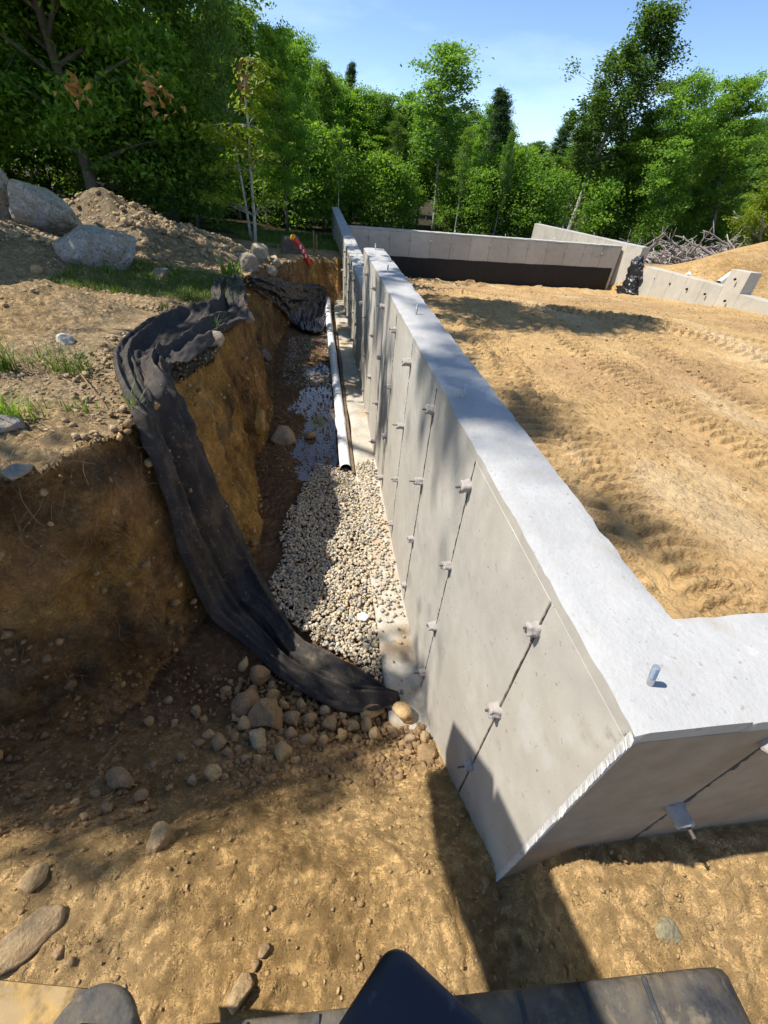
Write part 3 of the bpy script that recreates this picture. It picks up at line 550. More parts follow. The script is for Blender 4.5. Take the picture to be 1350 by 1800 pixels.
TAN = (.52, .35, .17); BRN = (.40, .26, .14); GRY = (.33, .30, .26)
C1 = 'cobbles heaped below the black fabric'
big = [(708, 1257, 21, 'rounded orange cobble against the wall footing at the fabric end', TAN, .8, 1), (655, 1250, 17, 'flat orange cobble holding down the tail of the black fabric', TAN, .6, 1.3),
 (472, 1262, 29, 'largest brown boulder in the cobble heap below the fabric', (.33, .22, .12), .85, 1), (455, 1297, 20, 'pointed pale cobble with one orange spot, front of the heap', (.46, .38, .25), .8, 1.1),
 (440, 1238, 25, 'brown cobble behind the largest one in the heap', BRN, .8, 1), (460, 1190, 18, 'dark brown round cobble at the fold of the black fabric', BRN, .9, 1), (515, 1264, 16, 'light brown cobble right of the largest one in the heap', (.4, .3, .18), .8, 1),
 (497, 1322, 18, 'sunlit tan cobble at the edge of the fabric heap shade', TAN, .7, 1.2), (215, 1370, 23, 'dark clod-covered stone on the shade line at left', BRN, .7, 1.2), (380, 1360, 16, 'sunlit stone sitting on the shadow edge below the cobble heap', TAN, .8, 1.1),
 (278, 1478, 22, 'sandy stone half sunk in the middle of the sunlit sand', (.44, .31, .16), .6, 1.2), (62, 1542, 18, 'smooth oval tan stone near the left edge of the sand', TAN, .6, 1.3), (33, 1645, 37, 'long flat slab of stone at the left edge near the machine', (.34, .24, .13), .35, 1.6),
 (425, 1737, 26, 'upright sandy stone just above the track at the bottom', (.42, .29, .15), .8, .8), (1168, 1630, 25, 'flat smooth olive stone set in the sand at right', (.26, .23, .14), .28, 1.1), (752, 1322, 20, 'flat brown stone tucked against the foot of the wall', (.36, .24, .12), .45, 1.4)]
for (u, v, r_, lab, c_, fl, asp) in big: rock(u, v, r_, lab, colr=c_, flat=fl, asp=asp, sub=4 if r_ > 15 else 3, rot=0.5 if asp > 1.2 else None)
small = [(432, 1168, 12), (400, 1216, 11), (390, 1305, 16), (415, 1297, 10), (432, 1275, 14), (572, 1250, 12), (602, 1256, 10), (580, 1274, 15), (620, 1277, 13), (645, 1273, 14), (660, 1290, 13), (540, 1300, 16), (545, 1262, 12), (465, 1672, 12), (450, 1695, 9), (297, 1230, 9), (262, 1268, 10), (360, 1265, 8), (308, 1272, 8), (345, 1250, 10), (320, 1332, 9), (512, 1290, 12), (480, 1225, 13), (500, 1238, 10), (418, 1262, 12), (370, 1290, 11), (352, 1306, 9), (402, 1325, 9), (430, 1335, 10), (455, 1332, 9), (520, 1335, 9), (340, 1372, 10), (300, 1385, 9), (250, 1400, 12), (190, 1420, 11), (150, 1435, 9), (600, 1290, 11), (625, 1300, 9), (566, 1300, 10), (690, 1285, 10), (720, 1300, 11), (745, 1296, 10), (530, 1240, 10), (170, 1395, 9), (135, 1410, 8), (270, 1345, 8), (90, 1450, 9), (120, 1560, 7), (105, 1675, 10), (125, 1690, 8), (480, 1205, 9), (445, 1212, 10)]
for (u, v, r_) in small:
    rock(u, v, r_, 'small rounded cobble '+('among the larger ones right under the black fabric' if u > 440 and v < 1310 else 'on the shaded slope left of the cobble heap' if v < 1325 else 'in the sunlit crumbly sand along the shade line'), colr=random.choice([TAN, BRN, (.36, .25, .14), (.40, .29, .17)]), flat=random.uniform(.65, .9), group='small cobbles under the fabric' if u > 440 and v < 1310 else 'small cobbles on the shaded slope' if v < 1325 else 'small cobbles along the shade line')
# stones in the bank and on its top
bs = [(453, 742, 24, 'angular ochre stone jutting from the bank nose above the trench', (.5, .32, .12), 1.1, 5), (438, 560, 10, 'pale flake of stone in the face of the farther bank block', (.45, .42, .36), 1, 4), (370, 596, 20, 'pale flat stone beside the grass tuft on the bank edge', (.5, .42, .3), .5, 3), (468, 628, 11, 'grey wedge of stone low on the farther bank block', GRY, 1, 4),
 (115, 600, 17, 'pale grey stone lying on the sunlit bank top', (.5, .47, .4), .6, 3), (10, 750, 30, 'grey stone at the left edge of the bank top', GRY, .6, 4), (66, 477, 9, 'small tan stone on the crest of the near dirt lump', TAN, .8, 0), (500, 765, 22, 'mud smeared stone on the trench floor', (.34, .27, .2), .5, 3), (545, 765, 9, 'small round brown stone on the wet trench floor', (.38, .28, .17), .7, 0), (28, 825, 26, 'flat grey stone on the brink of the bank at far left', (.3, .27, .22), .3, 3),
 (438, 468, 18, 'pale rounded boulder at the foot of the far dirt mound', (.42, .36, .28), .8, 4), (457, 448, 14, 'tan boulder behind the pale one at the mound foot', (.42, .35, .25), .9, 3), (484, 462, 11, 'sandy stone right of the mound foot boulders', (.42, .33, .22), .8, 3), (475, 478, 12, 'low stone near the far black sheet', (.38, .3, .2), .7, 3), (285, 485, 16, 'low grey stone in the grass below the mound', GRY, .6, 3)]
for (u, v, r_, lab, c_, fl, pl_) in bs: rock(u, v, r_, lab, name='stone', colr=c_, flat=fl, planes=pl_, sub=4, sink=.45)
def boulder(u, v, yd, R_, lab, seed, flat, planes, rot, asp=1.1, warm=0):
    c_ = on(u, v, 'y', yd); V, F = rockV(5, seed, flat, rough=.05, planes=planes); V = V*(1+.08*fbm(V[:, 0]*3, V[:, 1]*3, V[:, 2]*3, 5, seed, .65)-.05*np.abs(fbm(V[:, 0]*7, V[:, 1]*7, V[:, 2]*7, 4, seed+3, .65)))[:, None]*R_*np.array([asp, 1, 1])
    o = mesh('boulder', V, F, M['boulder']); o.location = tuple(c_); o.rotation_euler = rot; return tag(o, lab, 'boulder')
boulder(180, 446, 5.2, .40, 'big pale grey boulder standing in front of the dirt mound', 31, 1.0, 13, (.25, .5, .4), 1.02)
boulder(68, 372, 6.6, .50, 'grey boulder with a brown lower side between two other boulders', 12, .85, 13, (.3, .45, .7), 1.15)
boulder(-6, 345, 6.6, .42, 'grey boulder cut by the left edge of the picture', 44, 1.1, 13, (.2, .2, .1), .8)
boulder(566, 443, 13.0, .27, 'rounded brown boulder on the grass beyond the trench end', 52, .7, 3, (0, 0, 0), 1.4)

# gravel bed
GP = np.array([(-.02, .86), (-.17, .90), (-.36, 1.12), (-.60, 1.30), (-.82, 1.55), (-.90, 1.8), (-.80, 2.05), (-.86, 2.3), (-.78, 2.6), (-.66, 3.0), (-.55, 3.28), (-.36, 3.2), (-.2, 3.2), (-.02, 3.3)])
def pebbles(name, pts, sizes, zs, cols, kindlabel=None, flat=.6, subs=1, mt='pebble'):
    V0, F0 = ICO[subs]; n = len(pts); q = rng.normal(size=(n, 4)); q /= np.linalg.norm(q, axis=1, keepdims=True)
    a, b, c_, d = q.T
    Rm = np.stack([np.stack([1-2*(c_*c_+d*d), 2*(b*c_-a*d), 2*(b*d+a*c_)], -1), np.stack([2*(b*c_+a*d), 1-2*(b*b+d*d), 2*(c_*d-a*b)], -1), np.stack([2*(b*d-a*c_), 2*(c_*d+a*b), 1-2*(b*b+c_*c_)], -1)], 1)
    base = V0[None]*(1+.16*rng.normal(size=(n, len(V0), 1)))*np.stack([rng.uniform(1, 1.35, n), rng.uniform(.75, 1, n), rng.uniform(flat*.8, flat*1.3, n)], -1)[:, None]
    Vv = np.einsum('nij,nkj->nki', Rm, base)*sizes[:, None, None]; Vv[..., 2] *= .85
    Vv = Vv+np.concatenate([pts, zs[:, None]], 1)[:, None]
    Fv = F0[None]+(np.arange(n)*len(V0))[:, None, None]
    return mesh(name, Vv.reshape(-1, 3), Fv.reshape(-1, 3), M[mt], smooth=True, col=np.repeat(cols, len(V0), 0))
def scatter(n, x0, x1, y0, y1): return np.stack([rng.uniform(x0, x1, n), rng.uniform(y0, y1, n)], 1)
pts = scatter(15500, -.95, -.02, .8, 3.35); keep = inpoly(pts[:, 0], pts[:, 1], GP)
edge = np.minimum(1, dline(pts[:, 0], pts[:, 1], GP)/.06); keep &= rng.random(len(pts)) < .35+.65*edge
onf = pts[:, 0] > -.2
keep &= ~onf | (rng.random(len(pts)) < .30*sm(pts[:, 1], 1.25, 1.7)+.5*sm(pts[:, 1], 2.2, 2.6)*(pts[:, 0] < -.07)+.01)
pts = pts[keep]; onf = pts[:, 0] > -.2
zs = np.where(onf, -1.492, -1.556+.028*rng.random(len(pts))*1.0+.02*fbm(pts[:, 0]*4, pts[:, 1]*4, 0, 2, 7)); sz = rng.uniform(.0070, .0158, len(pts))*np.where(rng.random(len(pts)) < .05, 1.35, 1)
pal = np.array([(.50, .46, .39), (.56, .50, .40), (.36, .36, .36), (.27, .29, .31), (.62, .58, .50), (.48, .40, .29), (.40, .38, .34), (.52, .44, .33)])
cols = pal[rng.integers(0, len(pal), len(pts))]*rng.uniform(.85, 1.1, (len(pts), 1))*np.array([.95, .88, .76])
tag(pebbles('gravel', pts, sz, zs, cols), 'bed of mixed grey and tan drainage gravel on the trench floor', 'gravel', kind='stuff')
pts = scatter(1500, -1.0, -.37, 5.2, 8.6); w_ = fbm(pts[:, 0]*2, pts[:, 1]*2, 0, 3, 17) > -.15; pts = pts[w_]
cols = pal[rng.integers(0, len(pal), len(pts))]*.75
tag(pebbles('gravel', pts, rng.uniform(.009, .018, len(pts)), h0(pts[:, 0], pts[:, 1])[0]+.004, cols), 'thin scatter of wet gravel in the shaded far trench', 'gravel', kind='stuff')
# loose crumbs of soil all over the near ground
def crumbs(n, x0, x1, y0, y1, s0, s1, colfn, flt=None, pw=4.5):
    p = scatter(n, x0, x1, y0, y1)
    if flt is not None: p = p[flt(p[:, 0], p[:, 1])]
    zz_ = h0(p[:, 0], p[:, 1])[0]; s_ = s0+(s1-s0)*rng.random(len(p))**pw
    return p, s_, zz_, colfn(p)
def sandc(p): return np.array([.46, .31, .145])*rng.uniform(.75, 1.1, (len(p), 1))
def brnc(p): return np.array([.30, .18, .085])*rng.uniform(.7, 1.25, (len(p), 1))
def palec(p): return np.array([.42, .315, .19])*rng.uniform(.75, 1.15, (len(p), 1))
L_ = [crumbs(6500, -2.2, 1.6, -.7, .6, .0012, .009, sandc, lambda x, y: (y < .05) | (x < -.02)), crumbs(5000, -1.9, -.25, .3, 1.2, .0015, .016, brnc, lambda x, y: (h0(x, y)[1] < .7) & (fbm(x*3, y*3, 0, 3, 77) > -.2), 6),
      crumbs(12000, -4.2, -1.2, 1.1, 5.2, .005, .022, palec, lambda x, y: (h0(x, y)[1] > .97) & (fbm(x*1.5, y*1.5, 0, 3, 3) > -.25)), crumbs(6000, -6, -1.3, 5.2, 9.5, .012, .05, palec, lambda x, y: h0(x, y)[1] > .97),
      crumbs(3000, -1.1, -.3, 3.2, 7, .004, .016, brnc, lambda x, y: h0(x, y)[1] < .05)]
L_.append(crumbs(9000, -3.0, -.9, .6, 9, .004, .030, lambda p: np.array([.42, .26, .12])*rng.uniform(.55, 1.3, (len(p), 1)), lambda x, y: (h0(x, y)[1] > .04) & (h0(x, y)[1] < .96), 3))
HP = np.array([(-.95, .42), (-.30, .40), (-.02, .42), (-.02, .78), (-.25, .85), (-.5, 1.0), (-.75, 1.15), (-1.05, 1.1)])
L_.append(crumbs(2600, -1.1, 0, .35, 1.2, .006, .024, lambda p: np.array([.34, .215, .11])*rng.uniform(.6, 1.15, (len(p), 1)), lambda x, y: inpoly(x, y, HP), 2.2))
p = np.vstack([a[0] for a in L_]); s_ = np.concatenate([a[1] for a in L_]); zz_ = np.concatenate([a[2] for a in L_]); cc = np.vstack([a[3] for a in L_])
tag(pebbles('soil_crumbs', p, s_, zz_+.001+.010*rng.random(len(p)), cc, flat=.75, mt='cobble'), 'loose crumbs and clods of sandy soil strewn over sand and bank', 'soil', kind='stuff')
p = scatter(7000, .3, 7.2, .3, 11.6); p = p[(fbm(p[:, 0]*1.2, p[:, 1]*1.2, 0, 3, 33) > -.1)]; zf = fillz(p[:, 0], p[:, 1])+.026*fbm(p[:, 0]*1.3, p[:, 1]*1.3, 0, 2, 201)
tag(pebbles('sand_clods', p, .004+.02*rng.random(len(p))**4, zf+.006, np.array([.47, .31, .14])*rng.uniform(.75, 1.1, (len(p), 1)), mt='cobble'), 'small clods lying on the rolled sand inside the walls', 'soil', kind='stuff')

# foam disc, green scrap
g = on(638, 1084, 'z', -1.515); V, F = ICO[3]; V = V*np.array([.036, .032, .012]); V[:, 2] = np.clip(V[:, 2], -.006, .008); V[:, :2] *= (1+.10*np.cos(5*np.arctan2(V[:, 1], V[:, 0])))[:, None]
o = mesh('foam_disc', V, F, M['foam']); o.location = tuple(g); tag(o, 'bright white foam scrap lying on the sunlit gravel', 'foam scrap')
g = ground_at(543, 610); V, F = tube([(-.04, 0, 0), (-.01, .03, .03), (.03, .01, .02), (.05, -.03, .01), (.01, -.04, .02), (-.03, -.02, .035)], .009, 6); o = mesh('twine', V, F, M['green']); o.location = (g[0], g[1], g[2]+.02); tag(o, 'scrap of green plastic on the trench floor left of the pipe', 'scrap')

# ------------------------------------------------------------------ black fabric
def cat(P, n):
    P = np.asarray(P, float); m = len(P)-1; t = np.linspace(0, m-1e-6, n); i = t.astype(int); f = (t-i)[:, None]
    g_ = lambda k: P[np.clip(k, 0, m)]
    return .5*(2*g_(i)+(g_(i+1)-g_(i-1))*f+(2*g_(i-1)-5*g_(i)+4*g_(i+1)-g_(i+2))*f*f+(3*g_(i)-g_(i-1)-3*g_(i+1)+g_(i+2))*f**3)
def drape(name, ST, ns, nw, mt, folds, amp, lift, crump, label, catg, seed, under=.5):
    ST = np.array(ST, float); A_ = cat(ST[:, :2], ns); B_ = cat(ST[:, 2:4], ns)
    P = np.zeros((ns, nw, 3)); W = np.linspace(0, 1, nw)
    # coarse ray hits onto the smooth ground, then interpolated
    cs, cw = max(12, ns//4), 9; G = np.zeros((cs, cw, 3))
    for i in range(cs):
        k = int(i*(ns-1)/(cs-1))
        for j in range(cw):
            w_ = j/(cw-1); uv = A_[k]*(1-w_)+B_[k]*w_; G[i, j] = ground_at(uv[0], uv[1], lift)
    for it in range(4):   # cloth bridges hollows
        G[1:-1] = .5*G[1:-1]+.25*(G[2:]+G[:-2]); G[:, 1:-1] = .6*G[:, 1:-1]+.2*(G[:, 2:]+G[:, :-2])
    for i in range(ns):
        fi = i*(cs-1)/(ns-1); i0 = min(int(fi), cs-2); a = fi-i0
        for j in range(nw):
            fj = W[j]*(cw-1); j0 = min(int(fj), cw-2); b = fj-j0
            P[i, j] = (G[i0, j0]*(1-a)+G[i0+1, j0]*a)*(1-b)+(G[i0, j0+1]*(1-a)+G[i0+1, j0+1]*a)*b
    du = np.gradient(P, axis=0); dv = np.gradient(P, axis=1); N_ = np.cross(du, dv); N_ /= np.linalg.norm(N_, axis=-1, keepdims=True)+1e-9
    tocam = CP-P; sgn = np.sign((N_*tocam).sum(-1, keepdims=True)); N_ *= sgn
    S_, Wg = np.meshgrid(np.linspace(0, 1, ns), W, indexing='ij')
    prof = 0
    for k, (f_, ph, dr, am) in enumerate(folds):
        c_ = f_+dr*np.sin(S_*6+ph)+.05*fbm(S_*5, 0*S_, k, 2, seed+k); d_ = np.abs(Wg-c_)
        prof = prof+am*np.exp(-(d_/.058)**1.15)*(.7+.5*np.sin(S_*9+ph*2))
    cz_ = 0
    for kk in range(9):
        rk = random.Random(seed*31+kk); a0 = rk.random(); b0 = rk.random(); an = rk.uniform(-.35, .35); ln_ = rk.uniform(.05, .14); tt = (S_-a0)*math.cos(an*2)+(Wg-b0)*.12*math.sin(an*2); qq = (Wg-b0)-(S_-a0)*an*14; cz_ = cz_+np.exp(-(tt/ln_)**2)*np.maximum(0, 1-np.abs(qq)/.07)*rk.choice((1, 1, -.8))
    P = P+N_*(amp*.45*cz_)[..., None]
    cr_ = np.abs(fbm(S_*16+Wg*2.5, Wg*3-S_*5, seed, 3, seed+19, .55)); cr2 = np.abs(fbm(S_*30-Wg*7, Wg*5+S_*9, seed, 2, seed+29)); P = P+N_*(crump*(1.1*np.sqrt(cr_+.002)-.9*cr2**.6))[..., None]
    P = P+N_*(amp*prof+crump*fbm(S_*14, Wg*4, seed, 4, seed)+crump*.8*np.abs(fbm(S_*22+Wg*6, Wg*5-S_*7, seed, 3, seed+9)))[..., None]
    edge_ = np.minimum(Wg, 1-Wg); P = P-N_*(.012*np.exp(-edge_/.03))[..., None]
    idx = np.arange(ns*nw).reshape(ns, nw); F = np.stack([idx[:-1, :-1], idx[1:, :-1], idx[1:, 1:], idx[:-1, 1:]], -1).reshape(-1, 4)
    o = mesh(name, P.reshape(-1, 3), F, M[mt]); sd = o.modifiers.new('solid', 'SOLIDIFY'); sd.thickness = .004; sd.offset = 0
    return tag(o, label, catg)
drape('landscape_fabric', FB, 420, 64, 'fabric', [(.12, 0, .03, 1), (.38, 1.2, .08, 1.1), (.55, 2.5, .06, -.8), (.7, 3.7, .07, 1.2), (.92, 5, .02, .9)], .055, .055, .026, 'long black landscape fabric draped over the bank edge down into the trench', 'fabric', 3)
drape('landscape_fabric', FB2, 160, 70, 'plastic', [(.2, 0, .1, 1), (.5, 1.2, .12, 1.3), (.75, 3, .1, 1.1)], .06, .05, .035, 'crumpled black sheeting heaped over the bank at the far end of the trench', 'fabric', 13)
# bundle on the low wall
def blobcloth(name, pts, rad, seed, label, mt='plastic'):
    parts = []
    for (c_, r_) in zip(pts, rad):
        V, F = ICO[4]; V = V.copy(); V = V*(1+1.1*np.abs(fbm(V[:, 0]*1.6+c_[0]*5, V[:, 1]*2, V[:, 2]*2, 4, seed))-.2)[:, None]*np.array(r_)+np.array(c_); parts.append((V, F))
    V, F = merge(parts); return tag(mesh(name, V, F, M[mt], smooth=True), label, 'fabric')
q1 = on(1121, 466, 'x', 7.22); q2 = on(1117, 488, 'x', 7.2); q3 = on(1106, 502, 'x', 7.1); q4 = on(1100, 511, 'x', 7.05)
blobcloth('landscape_fabric', [q1, (q1+q2)/2+np.array([-.05, .06, 0]), q2, q3, q4], [(.10, .12, .20), (.10, .16, .28), (.10, .17, .30), (.10, .22, .22), (.12, .36, .10)], 5, 'crumpled black sheeting stuffed in the gap between the two right hand walls')

# ------------------------------------------------------------------ roots, twigs
def twig(pts, r, label=None, parts=None, m='root'):
    V, F = tube(cat(pts, 14), np.linspace(r, r*.4, 14), 5); return (V, F)
for (ua, va, ub, vb, lab) in ((170, 1347, 247, 1271, 'thin straight pale twig lying on the shaded soil'), (375, 587, 418, 584, 'short broken pale twig beside the grass tuft on the bank edge'), (140, 655, 180, 712, 'curved grey twig on the bank top left of the fabric')):
    a = ground_at(ua, va, .02); b = ground_at(ub, vb, .03); m_ = (a+b)/2+np.array([0, 0, .015]); V, F = twig([a, m_, b], .004); tag(mesh('twig', V, F, M['root']), lab, 'twig')
rt = []
for k in range(110):
    u = random.uniform(0, 250) if k < 85 else random.uniform(430, 500); v = random.uniform(790, 1300) if k < 85 else random.uniform(505, 600)
    if k < 85 and random.random() < .5: v = random.uniform(780, 960)
    a = ground_at(u, v, .05); L0 = random.uniform(.05, .22); d = np.array([random.uniform(-.5, .8), random.uniform(-.6, .2), random.uniform(-1, -.1)]); d /= np.linalg.norm(d)
    pts_ = [a+np.array([0, .04, 0]), a+d*L0*.35+rng.normal(size=3)*.012, a+d*L0*.7+rng.normal(size=3)*.02, a+d*L0+rng.normal(size=3)*.03]; rt.append(twig(pts_, random.uniform(.0007, .0018)))
V, F = merge(rt); tag(mesh('exposed_roots', V, F, M['root']), 'fine pale roots hanging out of the cut bank faces', 'roots', kind='stuff')

# ------------------------------------------------------------------ grass
def blades(n, spread, h, wd, seed, lean=.5):
    r = np.random.default_rng(seed); a = r.uniform(0, 2*np.pi, n); rr = spread*np.sqrt(r.random(n)); bx = rr*np.cos(a); by = rr*np.sin(a)
    da = r.uniform(0, 2*np.pi, n); H = h*r.uniform(.4, 1.1, n); ln = lean*r.uniform(.2, 1.4, n)*H; V = []; 
    K = 4
    for k in range(K+1):
        t = k/K; cx = bx+np.cos(da)*ln*t*t; cy = by+np.sin(da)*ln*t*t; cz = H*(t-.25*t*t*(ln/H)); w_ = wd*(1-t**1.5)*.5+.0002
        V.append(np.stack([cx-np.sin(da)*w_, cy+np.cos(da)*w_, cz], -1)); V.append(np.stack([cx+np.sin(da)*w_, cy-np.cos(da)*w_, cz], -1))
    V = np.stack(V, 1); F = np.array([(2*k, 2*k+1, 2*k+3, 2*k+2) for k in range(K)])
    Fv = F[None]+(np.arange(n)*(2*(K+1)))[:, None, None]; col = np.repeat(r.random(n), 2*(K+1))[:, None]*np.ones(3)
    return V.reshape(-1, 3), Fv.reshape(-1, 4), col
for i, (u, v, n, sp, hh, lab) in enumerate([(15, 655, 45, .05, .20, 'bright grass tuft at the left edge of the bank top, upper one'), (20, 745, 40, .06, .17, 'bright grass tuft at the left edge near the brink, lower one'), (130, 655, 50, .10, .13, 'wide thin grass clump on the bank top left of the fabric'), (378, 590, 22, .02, .15, 'small bright grass tuft growing in front of the black fabric'), (238, 726, 12, .02, .14, 'long curved grass blades by the left edge of the fabric at the brink'), (75, 640, 30, .12, .10, 'sparse grass around the pale stone on the bank top'), (290, 545, 16, .03, .12, 'wispy grass tuft behind the fabric'), (140, 722, 22, .08, .08, 'short grass sprigs on crumbly soil at the brink'), (55, 735, 25, .08, .1, 'low grass sprigs between the two edge stones'), (295, 690, 0, .01, .1, '')]):
    if not n: continue
    g = ground_at(u, v); V, F, c_ = blades(int(n*1.6), sp, hh*1.25, .006, 50+i, .7); o = mesh('grass_tuft', V, F, M['gras'], col=c_); o.location = tuple(g-np.array([0, 0, .005])); tag(o, lab, 'grass')
for i, (u, v, sp, hh, wd, n, lab) in enumerate([(408, 488, .12, .30, .03, 40, 'broad leaved green plant behind the upturned end of the fabric'), (55, 483, .05, .15, .016, 16, 'small leafy weed under the big pale boulder'), (300, 492, .05, .14, .02, 16, 'little bright green seedling in the grass below the mound')]):
    g = ground_at(u if u > 60 else 190, v); V, F, c_ = blades(n, sp, hh, wd, 80+i, .9); o = mesh('weed', V, F, M['leaf'], col=c_); o.location = tuple(g); tag(o, lab, 'weed')
gr = []
def grass_field(n, x0, x1, y0, y1, h, wd, flt):
    p = scatter(n, x0, x1, y0, y1); p = p[flt(p[:, 0], p[:, 1])]; V, F, c_ = blades(len(p), .001, h, wd, int(n), .8); zz_ = h0(p[:, 0], p[:, 1])[0]; k = len(V)//max(1, len(p)); V = V+np.repeat(np.column_stack([p, zz_]), k, 0); return V, F, c_
G1 = grass_field(9000, -2.9, -1.3, 4.2, 5.9, .09, .006, lambda x, y: (h0(x, y)[1] > .9) & (fbm(x*2, y*2, 0, 2, 5) > -.3) & (x+.25*(y-4.2) > -2.9))
G2 = grass_field(9000, -3.5, .0, 10.9, 17, .16, .014, lambda x, y: (x > -.35*(y-6)) & (fbm(x*1.2, y*1.2, 0, 3, 6) > -.2))
V, F = merge([(G1[0], G1[1]), (G2[0], G2[1])]); tag(mesh('grass_patch', V, F, M['gras'], col=np.vstack([G1[2], G2[2]])), 'low green grass on the bank top below the mound and beyond the trench', 'grass', kind='stuff')

# ------------------------------------------------------------------ marker post, stump, stakes
b_ = ground_at(541, 461); tops = on(516, 419, 'y', b_[1]-.1)
mk = empty('marker_post', tuple(b_), 'bent red flexible marker post with yellow top beside the stump', 'marker post')
mids = (b_+tops)/2+np.array([.05, 0, 0]); V, F = tube(cat([b_-(tops-b_)*.1, mids, tops], 12), .05, 14); par(mesh('post', V, F, M['red']), mk)
V, F = tube([tops, tops+(tops-mids)*.10, tops+(tops-mids)*.22], [.055, .058, .03], 14); par(mesh('cap', V, F, M['yellow']), mk)
for f_ in (.3, .5, .68):
    c1 = b_*(1-f_)+tops*f_+np.array([.05*4*f_*(1-f_), -.055, 0]); V, F = boxes([(-.014, .014, -.006, .004, -.03, .03)]); par(mesh('sticker', V+c1, F, M['foam'], smooth=False), mk)
s0_ = on(511, 455, 'y', b_[1]+.55); V, F = tube([s0_+np.array([0, 0, -.2]), s0_+np.array([0, 0, .05]), s0_+np.array([0, 0, .25]), s0_+np.array([.02, 0, .36]), s0_+np.array([.02, 0, .39])], [.28, .2, .165, .165, .15], 20, True, .25)
o = mesh('tree_stump', V, F, M['bark']); tag(o, 'dark tree stump behind the far end of the trench', 'stump')
for (u, v0, v1, lab) in ((552, 452, 405, 'left thin wooden stake in the far grass'), (557, 455, 412, 'right thin wooden stake in the far grass')):
    a = ground_at(u, v0-5); b = on(u-1, v1, 'y', a[1]); V, F = boxes([(-.014, .014, -.014, .014, -.1, b[2]-a[2])]); o = mesh('stake', V+a, F, M['root'], smooth=False); tag(o, lab, 'stake')

# ------------------------------------------------------------------ brush pile at the right
bpz = gh(13.5, 15.0)
pile = empty('brush_pile', (13.5, 14.5, bpz), 'grey heap of uprooted branches and sticks behind the sand mound', 'brush pile')
SM = []
for k in range(5):
    P = np.cumsum(np.vstack([[0, 0, 0], rng.normal(size=(7, 3))*[.03, .03, .03]+[.16, 0, 0]]), 0); parts = [tube(P, np.linspace(.035, .01, 8), 6)]
    for q in range(3):
        i0 = rng.integers(2, 6); d = rng.normal(size=3); d[0] = abs(d[0]); d /= np.linalg.norm(d); parts.append(tube([P[i0], P[i0]+d*.12, P[i0]+d*.3+rng.normal(size=3)*.03], [.015, .01, .005], 5))
    V, F = merge(parts); o = mesh('branch', V, F, M['stick']); SM.append(o)
def pile_pt():
    x = random.uniform(-3.6, 4.5); y = random.gauss(0, .7); hmax = .25+.95*sm(np.array(x), -3.6, 2.0)*math.exp(-(y/1.1)**2); return np.array([x, y+.25*(x > 2), random.random()*hmax])
for i in range(230):
    c_ = pile_pt(); src = SM[i % 5]; o = src if i < 5 else src.copy()
    if i >= 5: COL.objects.link(o)
    o.name = 'branch'; o.parent = pile; o.location = tuple(c_); o.rotation_euler = (random.uniform(-3, 3), random.gauss(0, .45), random.uniform(-3.1, 3.1)); k = random.uniform(.6, 1.5); o.scale = (k, k, k)
st_ = []
for i in range(900):
    c_ = pile_pt(); d = rng.normal(size=3)*[1, 1, .5]; d /= np.linalg.norm(d); L0 = random.uniform(.2, .8); st_.append(tube([c_-d*L0/2, c_+rng.normal(size=3)*.03, c_+d*L0/2], [.012, .011, .004], 4))
V, F = merge(st_); tag(mesh('small_sticks', V, F, M['stick'], parent=pile), kind='stuff')

